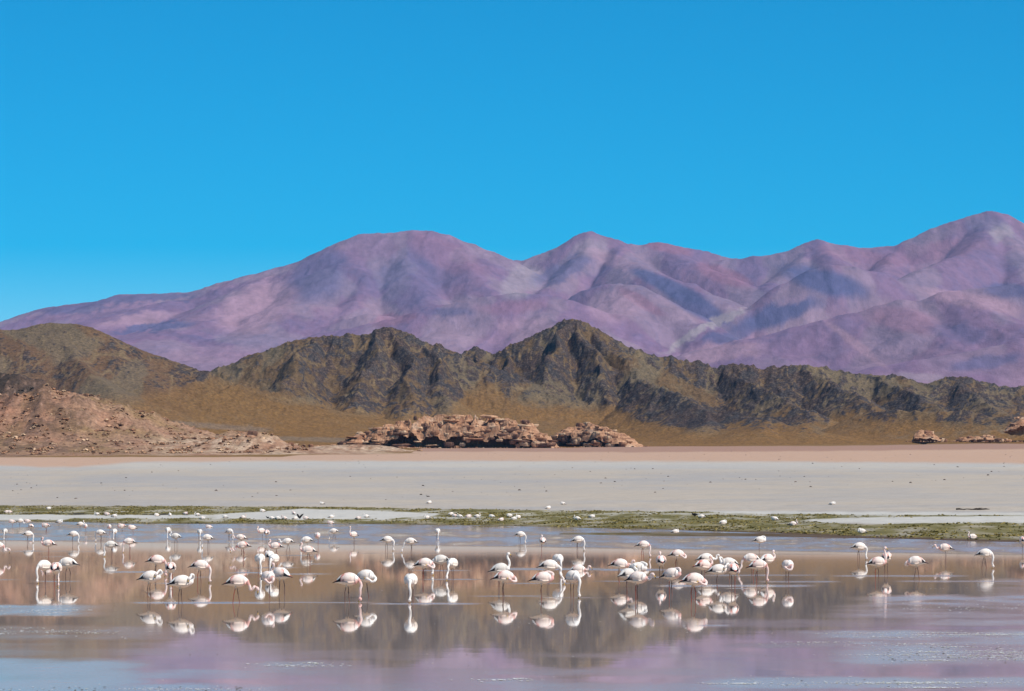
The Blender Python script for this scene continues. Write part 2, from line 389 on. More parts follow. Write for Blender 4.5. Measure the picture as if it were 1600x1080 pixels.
def build_mountains():
    rows = np.concatenate((np.linspace(7600, 9500, 60), np.linspace(9530, 15900, 290), np.linspace(16000, 17500, 14)))
    nc = 960
    t = np.linspace(-0.215, 0.215, nc); t = t*(0.80+0.20*(t/0.215)**2)
    Y = np.repeat(rows[:, None], nc, 1); X = t[None, :]*Y
    base = 55+(Y-3500)*0.030-30-60*sstep(0.16, 0.215, np.abs(X/Y))
    wx = X+12*fbm(X/300, Y/900, 3, seed=71); wy = Y+130*fbm(X/900+5, Y/900, 3, seed=72)
    S = []
    def rd(pts, D, L, ex=1.25):
        P = ridge3(pts, D)
        if D is None: P[0] = P[0]*0.65+P[1]*0.35
        S.append((P, L*(1.6 if D else 1.9), ex if D else ex+0.3, 2.3 if D else 1.8))
    rd([(-500, 545), (-200, 530), (0, 509), (30, 500), (60, 488), (85, 478), (120, 473), (165, 469), (190, 460), (215, 458), (250, 457), (300, 454), (320, 450), (360, 437), (400, 426), (440, 415), (480, 403), (500, 396), (520, 384), (545, 370), (565, 362), (590, 361), (620, 359), (650, 357), (670, 358), (700, 366), (730, 377), (757, 388), (775, 400), (790, 408), (800, 425)], 15000, 1100, 1.3)
    rd([(770, 430), (790, 409), (815, 407), (840, 398), (865, 389), (885, 380), (900, 371), (915, 363), (922, 361), (940, 367), (960, 374), (980, 381), (1000, 382), (1020, 380), (1030, 378), (1060, 385), (1100, 393), (1130, 400), (1150, 403)], 15500, 1000, 1.25)
    rd([(1130, 404), (1150, 403), (1190, 398), (1230, 390), (1260, 378), (1280, 374), (1300, 379), (1340, 387), (1380, 384), (1405, 382), (1430, 368), (1460, 354), (1500, 341), (1530, 331), (1548, 328), (1570, 334), (1600, 348), (1680, 385), (1800, 400), (2100, 440)], 15300, 1000, 1.25)
    # spurs of the left massif
    rd([(640, 362, 15000), (632, 395, 14500), (640, 430, 13900), (668, 470, 13200)], None, 420)
    rd([(570, 366, 15000), (545, 410, 14300), (480, 470, 13400), (400, 520, 12400), (330, 560, 11400)], None, 600)
    rd([(440, 418, 15000), (380, 460, 14000), (300, 500, 13000), (230, 530, 12000)], None, 600)
    rd([(320, 452, 15000), (230, 480, 14000), (120, 510, 13000), (40, 540, 12000)], None, 600)
    rd([(700, 370, 15000), (730, 410, 14300), (760, 450, 13600), (790, 490, 12900)], None, 450)
    rd([(600, 362, 15000), (575, 420, 14200), (560, 470, 13400), (540, 510, 12700)], None, 380)
    # low dome in front of the left massif
    rd([(300, 600), (380, 562), (440, 540), (520, 517), (600, 499), (680, 478), (740, 465), (790, 460), (840, 460), (880, 467), (905, 475), (960, 520)], 12000, 620, 1.5)
    rd([(500, 512), (540, 497), (575, 487), (610, 491), (640, 505)], 12700, 260, 1.6)
    rd([(840, 462, 12000), (880, 500, 11400), (900, 540, 10800)], None, 420)
    rd([(720, 470, 12000), (700, 520, 11400), (680, 560, 10800)], None, 420)
    # spurs of the pointed peak, sweeping down to the right
    rd([(922, 363, 15500), (915, 395, 15000), (880, 430, 14500), (850, 460, 14000)], None, 380)
    rd([(960, 376, 15500), (985, 405, 14700), (1010, 420, 13900), (1060, 440, 13500), (1110, 462, 13100), (1160, 485, 12700)], None, 380, 1.5)
    rd([(900, 472, 13000), (930, 452, 12900), (960, 443, 12800), (985, 443, 12700), (1010, 455, 12500), (1050, 480, 12200), (1090, 505, 11900), (1130, 525, 11600)], None, 300, 1.6)
    rd([(985, 443, 12700), (970, 490, 12000), (960, 540, 11300)], None, 420, 1.4)
    rd([(1030, 381, 15500), (1080, 410, 14800), (1130, 430, 14300), (1190, 455, 13800)], None, 420, 1.4)
    # right massif
    rd([(1280, 377, 15300), (1240, 420, 14500), (1200, 450, 13800)], None, 420)
    rd([(1280, 377, 15300), (1300, 400, 14600), (1340, 430, 13900), (1400, 460, 13200)], None, 420)
    rd([(1040, 560), (1090, 540), (1140, 515), (1180, 488), (1210, 462), (1240, 438), (1270, 420), (1300, 414), (1330, 416), (1370, 426), (1410, 445), (1450, 470)], 12800, 520, 1.6)
    rd([(1548, 331, 15300), (1540, 370, 14600), (1500, 400, 13900), (1440, 420, 13300), (1400, 440, 12800)], None, 480)
    rd([(1548, 331, 15300), (1580, 380, 14500), (1610, 420, 13700)], None, 480)
    rd([(1400, 386, 15300), (1390, 410, 14600), (1380, 430, 14000)], None, 380)
    rd([(1050, 565), (1100, 545), (1180, 527), (1250, 508), (1330, 490), (1380, 474), (1405, 466), (1430, 470), (1470, 456), (1520, 450), (1600, 440), (1750, 425), (2000, 420)], 10800, 480, 1.45)
    rd([(1405, 468, 10800), (1450, 510, 10200), (1520, 545, 9700)], None, 330)
    rd([(1500, 453, 10800), (1550, 490, 10200), (1620, 520, 9700)], None, 330)
    rd([(1330, 492, 10800), (1370, 530, 10300), (1400, 560, 9900)], None, 330)
    rd([(1180, 528, 10800), (1230, 555, 10300), (1260, 580, 9900)], None, 380)
    rd([(1290, 592), (1380, 572), (1440, 561), (1500, 550), (1560, 537), (1600, 528), (1750, 500), (2000, 480)], 8900, 420, 1.5)
    H = raise_ridges(wx, wy, base, S, 2.1)*sstep(0.213, 0.165, np.abs(X/Y))
    H = smooth_rows(H, 3)
    st = sstep(15, 220, H)
    gul = ridged(wx/300, wy/1300, 5, 0.55, seed=81); cr = ridged(wx/80, wy/330, 4, 0.6, seed=85); fi = fbm(X/45, Y/70, 4, 0.55, seed=88)
    Z = base+H+st*(9*(gul-0.45)+4.5*(cr-0.4)+2.5*fi)+4*fbm(X/300, Y/500, 4, seed=90)
    px, py = proj(X, Y, Z)
    n1 = fbm(X/620, Y/900, 5, seed=92); n2 = fbm(X/130+0.3*n1, Y/520, 5, 0.6, seed=94); n3 = fbm(X/38, Y/210, 4, 0.6, seed=95)
    mauve = lin(136, 107, 128); slate = lin(95, 93, 124); pink = lin(170, 135, 144); rose = lin(150, 106, 120); buff = lin(160, 145, 146)
    c = np.empty(X.shape+(3,)); c[:] = mauve
    def put(m, k):
        nonlocal c
        c = c*(1-m[..., None])+m[..., None]*k
    put(sstep(0.02, 0.45, n1+0.4*n2)*0.40, slate)
    put(sstep(0.05, 0.5, -n1+0.4*n2)*0.40, pink)
    put(sstep(0.15, 0.45, n2)*0.18, rose)
    put(sstep(0.40, 0.22, gul)*st*0.28, buff)
    put(sstep(0.55, 0.75, gul)*st*0.22, slate)
    put(sstep(0.5, 0.7, cr)*st*0.18, slate)
    def blob(cx, cy_, rx, ry, ang, k, w):
        a = math.radians(ang); dx = px-cx+16*n2+10*n3; dy = py-cy_+9*n2+5*n3
        u = (dx*math.cos(a)+dy*math.sin(a))/rx; v = (-dx*math.sin(a)+dy*math.cos(a))/ry
        put(np.clip(sstep(1.15, 0.6, np.hypot(u, v))*min(1, w*1.05), 0, 1), k)
    for b in [(400, 480, 75, 40, -25, pink, .8), (210, 500, 75, 12, -8, pink, .7), (330, 560, 90, 22, 0, pink, .4), (200, 520, 60, 12, 8, mauve, .5),
              (235, 512, 75, 7, -8, slate, .8), (120, 482, 60, 9, -6, slate, .6), (230, 466, 90, 8, -4, slate, .7), (500, 430, 55, 40, -40, slate, .6),
              (580, 385, 45, 22, 0, mauve, .6), (640, 440, 60, 50, 0, slate, .4), (700, 400, 70, 25, 25, rose, .4), (815, 440, 40, 28, -30, buff, .6),
              (880, 420, 60, 16, -25, slate, .6), (925, 385, 30, 18, 0, buff, .3), (1040, 385, 45, 10, 12, rose, .7), (960, 408, 60, 12, 20, pink, .5),
              (700, 488, 45, 9, 0, slate, .5), (620, 500, 45, 10, -8, rose, .6), (800, 480, 60, 12, -4, rose, .4), (840, 520, 70, 22, 10, pink, .5),
              (1000, 470, 45, 10, 30, rose, .6), (1050, 450, 80, 13, 25, slate, .9), (1090, 480, 70, 16, 28, slate, .85), (960, 480, 45, 30, 0, pink, .5),
              (1090, 520, 70, 7, -30, buff, .9), (1140, 498, 40, 5, -25, buff, .9), (1130, 430, 50, 15, 20, rose, .7), (1290, 440, 75, 22, 15, slate, .95),
              (1220, 490, 75, 20, -18, slate, .9), (1150, 520, 60, 12, -20, slate, .7), (1240, 470, 30, 6, -15, pink, .5), (1340, 400, 60, 14, 10, rose, .4),
              (1450, 395, 90, 18, -10, rose, .4), (1540, 350, 40, 16, 0, slate, .4), (1565, 365, 16, 20, 40, buff, .6), (1520, 470, 90, 14, 10, pink, .7),
              (1580, 455, 50, 12, 5, slate, .7), (1410, 500, 70, 20, 10, rose, .5), (1130, 550, 80, 16, -6, pink, .7), (1250, 540, 70, 18, -5, mauve, .7), (1340, 540, 60, 8, 38, pink, .7),
              (1500, 520, 60, 15, 10, slate, .4), (1540, 565, 70, 10, -8, slate, .6), (1440, 590, 60, 8, 5, buff, .4)]:
        blob(*b)
    c = c*(1+0.20*n3[..., None]+0.05*n2[..., None])*np.array((0.85, 0.86, 0.92))
    V = np.stack((X, Y, Z), -1).reshape(-1, 3)
    me = mesh_from('mountains', V, grid_faces(len(rows), nc), np.clip(c, 0.01, 1).reshape(-1, 3))
    m = attr_material('mountain_mineral', (0.012, 0.05), 0.14, 0.95, 7.0, 0.016, 0.1, (1.0, 0.3, 0.6))
    tag(link('mountains', me, m), kind='structure')
build_mountains()

def build_near_slope():
    """stony pink hillside on the left with a dark scree shoulder behind it"""
    rows = np.linspace(1360, 2050, 270); nc = 500
    t = np.linspace(-0.235, 0.0, nc)
    Y = np.repeat(rows[:, None], nc, 1); X = t[None, :]*Y
    base = ground_z(X, Y, False)-0.4
    wx = X+5*fbm(X/40, Y/60, 3, seed=101); wy = Y+9*fbm(X/40+4, Y/60, 3, seed=102)
    S = [(ridge3([(-600, 590), (-200, 600), (0, 621), (40, 612), (80, 605), (110, 609), (150, 625), (190, 640), (230, 655), (260, 668), (290, 677), (330, 686), (380, 694), (430, 702), (470, 708)], 1640), 72, 1.5),
         (ridge3([(-600, 560), (-200, 565), (-60, 572), (0, 580), (30, 587), (60, 598), (85, 608), (110, 622), (150, 650)], 1880), 60, 1.2),
         (ridge3([(290, 700), (330, 690), (350, 676), (390, 673), (420, 680), (450, 692), (480, 704)], 1560), 22, 1.4),
         (ridge3([(480, 700), (520, 695), (560, 694), (600, 697), (640, 704)], 1800), 18, 1.4)]
    H = raise_ridges(wx, wy, base, S, 1.8)*sstep(-0.233, -0.19, X/Y); H = smooth_rows(H, 1)
    st = sstep(1, 14, H)
    rg = ridged(wx/22, wy/50, 4, 0.55, seed=104); f = fbm(X/4, Y/6, 4, 0.65, seed=107); f2 = fbm(X/1.6, Y/2.4, 3, 0.7, seed=109)
    Z = base+H+st*(3.6*(rg-0.4)+1.7*f+0.7*f2)
    px, py = proj(X, Y, Z)
    n1 = fbm(X/16, Y/30, 4, seed=111)
    pinkish = lin(156, 122, 98); straw = lin(136, 110, 76); pale = lin(196, 170, 146); dark = lin(56, 51, 46); red = lin(150, 102, 82)
    c = np.empty(X.shape+(3,)); c[:] = pinkish
    def put(m, k):
        nonlocal c
        c = c*(1-m[..., None])+m[..., None]*k
    put(sstep(-0.1, 0.4, n1+0.3*f)*0.75, straw)
    put(sstep(0.1, 0.45, -n1+0.3*f)*0.3, red)
    put(sstep(150, 60, px)*sstep(700, 660, py)*0.3, red)
    put(sstep(150, 330, px)*sstep(675, 690, py)*sstep(-0.3, 0.3, f+n1)*0.75, pale)
    put(sstep(240, 20, px)*sstep(670, 700, py)*0.5*sstep(-0.2, 0.4, f), straw)
    put(sstep(1725, 1765, Y)*sstep(260, 180, px)*0.95, dark)
    put(sstep(0.35, 0.6, rg+0.5*n1)*sstep(260, 60, px)*0.6, lin(104, 82, 70))
    put(sstep(0.22, 0.36, f2)*0.55, lin(86, 70, 60))
    put(sstep(0.25, 0.4, -f2)*0.3, lin(196, 160, 140))
    V = np.stack((X, Y, Z), -1).reshape(-1, 3)
    me = mesh_from('hillside', V, grid_faces(len(rows), nc), c.reshape(-1, 3))
    m = attr_material('hillside_scree', (0.22, 0.8), 0.42, 0.95, 0.8, 0.5)
    tag(link('hillside', me, m), kind='structure')
    return X, Y, Z, H, px, py
NS = build_near_slope()
# ------------------------------------------------------------------ water: still lagoon with wind-ruffled patches
RUFFLED = [  # x0, x1, row, half thickness, strength : ruffled lanes on the water
    (175, 262, 894, .9, .9), (262, 332, 902, .9, .6), (250, 272, 911.5, .9, .8), (215, 410, 942, 1.5, .75), (368, 410, 895, 1.0, .9), (405, 455, 887, .8, .7),
    (438, 475, 868, .8, .7), (480, 512, 881.5, .8, .7), (445, 505, 897, 1.0, .7), (405, 575, 941.5, 1.0, .7), (585, 740, 943.5, 1.2, .85), (660, 722, 891.5, .9, .8), (668, 740, 905.5, .9, .8),
    (788, 940, 889.5, 1.6, .9), (800, 892, 911.5, .9, .7), (750, 845, 931.5, .8, .8), (845, 930, 934, .8, .6), (938, 1036, 890.5, 1.6, .95), (1003, 1042, 902, 1.0, .8), (938, 990, 908.5, .8, .7),
    (1036, 1262, 915.5, 1.6, .85), (1108, 1270, 899, 1.1, .6), (1195, 1300, 909, 1.2, .8), (1140, 1165, 919.6, .7, .8), (1310, 1500, 900, 1.2, .7), (1410, 1600, 908.5, 1.2, .6), (65, 118, 908.5, .9, .8),
    (30, 62, 861, .6, .7), (75, 102, 870, .5, .6), (0, 20, 906, .9, .6), (1096, 1135, 977.5, 1.3, .8), (0, 150, 861.5, .7, .35), (560, 900, 864.5, .6, .3), (1000, 1300, 866, .6, .3)]
PATCHES = [  # x0, x1, top row, bottom row, strength
    (-300, 460, 1004, 1026, .22), (420, 1150, 1044, 1056, .32), (500, 1200, 1066, 1085, .42), (250, 600, 1046, 1052, .4), (1000, 1500, 968, 980, .2), (860, 1200, 1020, 1028, .25),
    (-300, 118, 945, 962, .95), (-300, 240, 978, 1000, .30), (-300, 190, 1030, 1090, .85), (-300, 420, 1048, 1062, .35), (0, 450, 1069, 1100, .6), (395, 545, 1033, 1046, .5), (480, 760, 1050, 1066, .28), (720, 850, 1059, 1068, .6), (380, 640, 1015, 1030, .18),
    (1390, 1900, 931, 948, .9), (1330, 1900, 944, 966, .5), (1450, 1900, 968, 978, .6), (1280, 1900, 985, 1002, .9), (1180, 1480, 1004, 1012, .55), (1330, 1900, 1000, 1040, .85), (1100, 1400, 1030, 1045, .25), (1120, 1900, 1058, 1076, .9), (1150, 1260, 1072, 1080, .4), (1560, 1900, 905, 932, .4)]

def build_water():
    pr = np.concatenate((np.linspace(2300, 1100, 30), np.linspace(1096, 962, 100), np.linspace(961, 858, 160), np.linspace(857.6, 800, 150)))
    rows = np.concatenate(([-25.0, -5.0, 4.0], 12960.0/(pr-HY)))
    nc = 520
    t = np.linspace(-1, 1, nc); t = t*(0.6+0.4*t*t)
    Y = np.repeat(rows[:, None], nc, 1); X = t[None, :]*(0.185*np.maximum(Y, 0)+27)
    Yc = np.maximum(Y, 30)
    px = CX+FPX*X/Yc; py = HY+12960.0/Yc
    w1 = fbm(px/60, py/7, 3, seed=121); w2 = fbm(X/4, Y/9, 4, seed=122); w3 = fbm(X/1.3, Y/2.2, 3, seed=123)
    rp = np.zeros(px.shape)
    low = interp(px, [(-900, 843), (0, 845), (400, 850), (800, 854), (1000, 858), (1200, 861), (1400, 864), (1600, 867), (2600, 872)])
    band = sstep(low+2.0, low-2.0, py+1.2*w1)
    rp = np.maximum(rp, band*np.clip(0.56+0.8*w1+0.30*w2, 0.03, 1))
    for x0, x1, r, h, s in RUFFLED:
        q = sstep(x0-25, x0+15, px)*sstep(x1+25, x1-15, px)*np.exp(-((py+0.5*w1-r)/h)**2)
        rp = np.maximum(rp, s*q*np.clip(0.9+0.5*w2, 0.2, 1))
    for x0, x1, a, b, s in PATCHES:
        e = 2+0.10*(b-a); k = 18
        q = sstep(x0-90, x0+60, px+k*w1)*sstep(x1+90, x1-60, px+k*w1)*sstep(a-e, a+e, py+3*w1)*sstep(b+e, b-e, py+3*w1)
        rp = np.maximum(rp, s*q*np.clip(0.80+0.9*w2+0.7*w3, 0.0, 1))
    V = np.stack((X, Y, 0*X), -1).reshape(-1, 3)
    me = mesh_from('water', V, grid_faces(len(rows), nc), None, True, {'ruffle': rp})
    m, nt, b = material('lagoon_water')
    a = nd(nt, 'ShaderNodeAttribute', attribute_name='ruffle')
    geo = nd(nt, 'ShaderNodeNewGeometry')
    nz = noise_node(nt, 1.6, 4, 0.7, geo.outputs['Position'])
    mul = nd(nt, 'ShaderNodeMath', operation='MULTIPLY_ADD'); mul.inputs[1].default_value = 1.6; mul.inputs[2].default_value = -0.35
    nt.links.new(nz.outputs[0], mul.inputs[0])
    pr_ = nd(nt, 'ShaderNodeMath', operation='MULTIPLY', use_clamp=True); nt.links.new(a.outputs['Fac'], pr_.inputs[0]); nt.links.new(mul.outputs[0], pr_.inputs[1])
    mx = nd(nt, 'ShaderNodeMath', operation='MAXIMUM', use_clamp=True); nt.links.new(pr_.outputs[0], mx.inputs[0])
    half = nd(nt, 'ShaderNodeMath', operation='MULTIPLY'); half.inputs[1].default_value = 0.5; nt.links.new(a.outputs['Fac'], half.inputs[0]); nt.links.new(half.outputs[0], mx.inputs[1])
    mr = nd(nt, 'ShaderNodeMapRange'); mr.inputs['To Min'].default_value = 0.022; mr.inputs['To Max'].default_value = 0.34
    nt.links.new(mx.outputs[0], mr.inputs['Value'])
    nt.links.new(mr.outputs[0], b.inputs['Roughness'])
    b.inputs['Base Color'].default_value = (*lin(176, 158, 146), 1); b.inputs['IOR'].default_value = 1.33
    bn = noise_node(nt, 0.9, 3, 0.6, geo.outputs['Position'])
    bp = nd(nt, 'ShaderNodeBump'); bp.inputs['Strength'].default_value = 1.0; bp.inputs['Distance'].default_value = 0.0005
    nt.links.new(bn.outputs[0], bp.inputs['Height']); nt.links.new(bp.outputs[0], b.inputs['Normal'])
    tag(link('water', me, m), kind='structure')
build_water()
# ------------------------------------------------------------------ rock outcrops, scree, stones
def ground_hit(px, py, lift=0.0, d0=180, d1=2600):
    D = np.geomspace(d0, d1, 1600); X = (px-CX)*D/FPX
    _, yy = proj(X, D, ground_z(X, D)+lift)
    k = np.argmax(yy <= py); return X[k], D[k], float(ground_z(X[k:k+1], D[k:k+1])[0])

ROCK = attr_material('red_sandstone', (0.35, 1.3), 0.28, 0.95, 0.12, 1.4)

def slab_mesh(name, seed, tone):
    r = random.Random(seed); n = 11; V = []
    ang = sorted((k+r.uniform(-.3, .3))*2*math.pi/n for k in range(n)); rad = [r.uniform(.62, 1.1) for _ in range(n)]
    for lv, (z, s) in enumerate(((-.5, .80), (-.12, .97), (.22, 1.0), (.5, .84))):
        for a, q in zip(ang, rad):
            q2 = q*s*r.uniform(.92, 1.06)
            V.append((q2*math.cos(a), q2*.62*math.sin(a), z+r.uniform(-.10, .10)))
    F = [(l*n+k, l*n+(k+1) % n, (l+1)*n+(k+1) % n, (l+1)*n+k) for l in range(3) for k in range(n)]
    V.append((0, 0, .56)); V.append((0, 0, -.5)); t, b = 4*n, 4*n+1
    F += [(t, 3*n+k, 3*n+(k+1) % n) for k in range(n)]+[(b, (k+1) % n, k) for k in range(n)]
    C = np.array([tone*r.uniform(.85, 1.12) for _ in V])
    me = bpy.data.meshes.new(name); me.from_pydata(V, [], F)
    c = np.ones((len(V), 4), np.float32); c[:, :3] = C
    a = me.color_attributes.new('Col', 'FLOAT_COLOR', 'POINT'); a.data.foreach_set('color', c.ravel())
    me.materials.append(ROCK); me.update(); return me
TONES = [lin(172, 128, 98), lin(190, 148, 116), lin(146, 106, 82), lin(202, 168, 136), lin(112, 84, 70)]
SLABS = [slab_mesh('rock_slab', 300+i, TONES[i % 5]) for i in range(15)]

def outcrop(label, prof, base_py, D, depth, n_slabs, seed, step=2.0, slab=(4, 11), bays=True, front=0.5, turn=0.0, steep=2.1):
    prof = np.array(prof, float)
    xs = (prof[:, 0]-CX)*D/FPX; zs = CAMH+(HY-prof[:, 1])*D/FPX
    x0, x1 = xs[0], xs[-1]; xm = (x0+x1)/2
    gz = CAMH+(HY-base_py)*D/FPX
    root = bpy.data.objects.new('rock_outcrop', None); col.objects.link(root); root.location = (xm, D, gz); root.rotation_euler = (0, 0, math.radians(turn)); root.scale = (1/math.cos(math.radians(turn)), 1, 1)
    tag(root, label, 'rock', 'red rock outcrops at the foot of the hills')
    nx, ny = max(40, int((x1-x0)/0.55)), 60
    u = np.linspace(x0, x1, nx); v = np.linspace(-1, 1, ny)
    Xg, Vg = np.meshgrid(u, v)
    Yg = Vg*depth
    wx = Xg+1.5*fbm(Xg/6, Yg/6, 3, seed=seed); wy = Vg+0.22*fbm(Xg/9, Yg/9, 4, seed=seed+1)
    top = np.interp(wx, xs, zs)-gz
    cap = np.clip(1-np.abs(np.clip(wy+front*0.4, -1.3, 1.3))**steep, -0.3, 1)
    bay = sstep(-0.28, 0.05, fbm(Xg/13, Yg/60, 3, seed=seed+13)+0.25)
    if not bays: bay = np.ones(Xg.shape)
    lump = (0.68+0.50*ridged(Xg/11, Yg/14, 4, 0.55, seed=seed+3))*(0.45+0.55*bay)
    h = np.maximum(top, 0)*cap*np.clip(lump, 0.2, 1.04)
    q = h/step+0.45*fbm(Xg/8, Yg/8, 3, seed=seed+5); fl = np.floor(q); fr = q-fl
    ht = (fl+sstep(0.45, 0.97, fr)-0.45*fbm(Xg/8, Yg/8, 3, seed=seed+5))*step
    h = np.where(h > 0.4, 0.8*ht+0.2*h, h)+0.22*fbm(Xg/1.6, Yg/1.6, 3, seed=seed+7)
    h = np.minimum(h, np.maximum(top, 0)+0.3)-0.25
    tone = sstep(-0.5, 0.5, fbm(Xg/5, h/1.2, 3, seed=seed+8)+0.3*fbm(Xg/1.5, Yg/1.5, 3, seed=seed+9))[..., None]
    c = TONES[2]*(1-tone)+TONES[1]*tone
    pale = np.maximum(sstep(0.25, 0.45, fbm(Xg/12, Yg/12+h/6, 3, seed=seed+11))*0.5, sstep(0.6, 0.2, bay)*0.95)[..., None]
    c = c*(1-pale)+lin(206, 180, 156)*pale
    V = np.stack((Xg-xm, Yg, h), -1).reshape(-1, 3)
    core = link('rock_mass', mesh_from('rock_mass', V, grid_faces(ny, nx), c.reshape(-1, 3), False), ROCK, root)
    r = random.Random(seed)
    for k in range(n_slabs):
        fx = r.uniform(0.03, 0.97); X = x0+(x1-x0)*fx; tz = max(0.8, float(np.interp(X, xs, zs))-gz)
        lv = r.random()**0.8; z = tz*lv
        kk = min(ny-1, max(0, int(ny*0.5)))
        ci = min(nx-1, int(fx*nx)); col_h = h[:, ci]
        if bay[ny//3, ci] < 0.35 and r.random() < .9: continue
        front_rows = np.where(col_h >= z-0.35)[0]
        vy = Yg[front_rows[0], 0] if len(front_rows) else -depth*.4
        w = r.uniform(*slab)*(1.1-.4*lv)*r.choice((.5, .75, 1)); th = r.uniform(.7, 1.6)*(1 if r.random() < .6 else 1.7)
        if r.random() < .45: w = r.uniform(2, 5.5); th = r.uniform(1.2, 2.8)
        if z+th*.5 > tz+.6: z = tz+.4-th*.5
        o = link('rock_slab', SLABS[r.randrange(15)], None, root)
        o.location = (X-xm, vy+w*.16, z); o.scale = (w*.62, w*.55, th); o.rotation_euler = (r.uniform(-.10, .10), r.uniform(-.12, .12), r.uniform(-.35, .35)+(math.pi if r.random() < .5 else 0))
    return root
outcrop('broad layered red sandstone outcrop with pale sand gullies at the foot of the dark hills', [(536, 702), (545, 690), (560, 678), (590, 668), (615, 660), (640, 654), (655, 650), (690, 649), (720, 650), (745, 648), (770, 651), (800, 655), (830, 660), (845, 668), (858, 682), (866, 694), (872, 702)], 702, 2270, 16, 170, 31, 1.9, (4, 14), True, 0.5, -16, 2.6)
outcrop('smaller humped red rock with dark shaded face, right of the broad outcrop', [(862, 699), (866, 686), (875, 676), (890, 668), (905, 662), (920, 660), (938, 665), (955, 672), (975, 680), (988, 688), (1000, 697)], 699, 2330, 13, 60, 57, 1.8, (4, 9), False, 0.5, -38, 4.0)
outcrop('low pale rubble ledge in front of the broad outcrop, half buried in sand', [(430, 712), (445, 704), (470, 698), (500, 695), (530, 697), (560, 701), (590, 700), (620, 703), (640, 705), (650, 711)], 711.5, 1900, 7, 46, 73, 1.0, (2, 6))
outcrop('small rounded red rock on the golden grass near the right edge', [(1425, 690), (1428, 678), (1436, 671), (1448, 671), (1460, 678), (1472, 686), (1480, 690)], 689, 2600, 6, 12, 91, 1.2, (3, 6))
outcrop('low scattered row of red ledges right of the small rounded rock', [(1484, 691), (1495, 686), (1510, 684), (1525, 681), (1540, 680), (1555, 683), (1570, 687), (1578, 690)], 689, 2600, 5, 16, 97, 1.0, (2.5, 5))
outcrop('red crag cut by the right edge on a dark spur', [(1566, 676), (1574, 664), (1583, 655), (1592, 651), (1610, 652), (1640, 660), (1660, 676)], 674, 2740, 8, 14, 103, 1.5, (4, 8))
outcrop('jagged pale rocks on the sandy toe of the stony hillside', [(318, 698), (332, 686), (350, 677), (372, 674), (395, 676), (420, 683), (440, 692), (456, 701)], 703, 1556, 9, 26, 113, 1.0, (2, 6))

def stones(name, label, pts, sizes, tones, seed):
    """many loose stones as one mass"""
    r = np.random.default_rng(seed)
    base = np.array([(1, 0, 0), (-1, 0, 0), (0, 1, 0), (0, -1, 0), (0, 0, 1), (0, 0, -.6), (.6, .6, .55), (-.6, .6, .5), (-.6, -.6, .55), (.6, -.6, .5)])
    fc = np.array([(0, 6, 4), (6, 2, 4), (2, 7, 4), (7, 1, 4), (1, 8, 4), (8, 3, 4), (3, 9, 4), (9, 0, 4), (0, 5, 6), (6, 5, 2), (2, 5, 7), (7, 5, 1), (1, 5, 8), (8, 5, 3), (3, 5, 9), (9, 5, 0)])
    n = len(pts); s = np.asarray(sizes)[:, None, None]
    j = 1+0.35*(r.random((n, 10, 1))-.5)
    a = r.random(n)*6.28; ca, sa = np.cos(a)[:, None], np.sin(a)[:, None]
    B = base[None]*j*s*np.array((1.15, .9, .75))
    V = np.stack((B[..., 0]*ca-B[..., 1]*sa, B[..., 0]*sa+B[..., 1]*ca, B[..., 2]), -1)+np.asarray(pts)[:, None, :]
    F = (fc[None]+(np.arange(n)*10)[:, None, None]).reshape(-1, 3)
    C = np.repeat(np.asarray(tones)[:, None, :], 10, 1).reshape(-1, 3)
    o = link(name, mesh_from(name, V.reshape(-1, 3), F, C, False), ROCK); tag(o, label, kind='stuff'); return o

def build_loose():
    r = np.random.default_rng(9)
    X, Y, Z, H, px, py = NS
    ok = np.where((H > 1.0).ravel() & (px.ravel() > -120) & (px.ravel() < 480))[0]
    wt = np.clip(fbm(X/9, Y/16, 4, seed=131)+0.12, 0.015, 1).ravel()[ok]**1.6
    pk = r.choice(ok, 9000, p=wt/wt.sum())
    P = np.stack((X.ravel()[pk], Y.ravel()[pk], Z.ravel()[pk]), 1); P[:, :2] += r.normal(0, .6, (len(pk), 2))
    s = 0.22+1.0*r.random(len(pk))**3.5
    dk = (Y.ravel()[pk] > 1745)
    t = np.array([TONES[i] for i in r.integers(0, 5, len(pk))])*(0.40+0.60*r.random((len(pk), 1)))
    t[dk] = lin(62, 56, 50)*(0.7+0.6*r.random((dk.sum(), 1)))
    stones('scree', 'loose boulders strewn over the stony hillside', P, s, t, 12)
    # rubble shed round the outcrops
    Q = []
    for a, b, base_y, D, n in ((525, 885, 702.5, 2255, 420), (855, 1015, 699.5, 2318, 200), (425, 660, 712, 1890, 260), (1415, 1600, 689.5, 2590, 160), (310, 460, 700, 1545, 120)):
        u = r.uniform(a, b, n); d = D+r.normal(0, 9, n); x = (u-CX)*d/FPX
        zg = np.maximum(ground_z(x, d), CAMH+(HY-base_y)*d/FPX-0.3)
        Q.append(np.stack((x, d, zg), 1))
    Q = np.vstack(Q); m = len(Q)
    stones('rubble', 'broken stones shed round the red outcrops', Q, 0.2+0.8*r.random(m)**3, np.array([TONES[i] for i in r.integers(0, 5, m)])*(0.6+0.5*r.random((m, 1))), 15)
    # pebbles on the flat
    n = 500
    u = r.uniform(-150, 1750, n); D = np.exp(r.uniform(math.log(430), math.log(1900), n)); Xp = (u-CX)*D/FPX
    Zp = ground_z(Xp, D)
    stones('pebbles', 'scattered small dark stones on the salt flat', np.stack((Xp, D, Zp), 1), 0.05+0.16*r.random(n)**3, lin(104, 92, 84)*(0.5+0.8*r.random((n, 1))), 13)
build_loose()
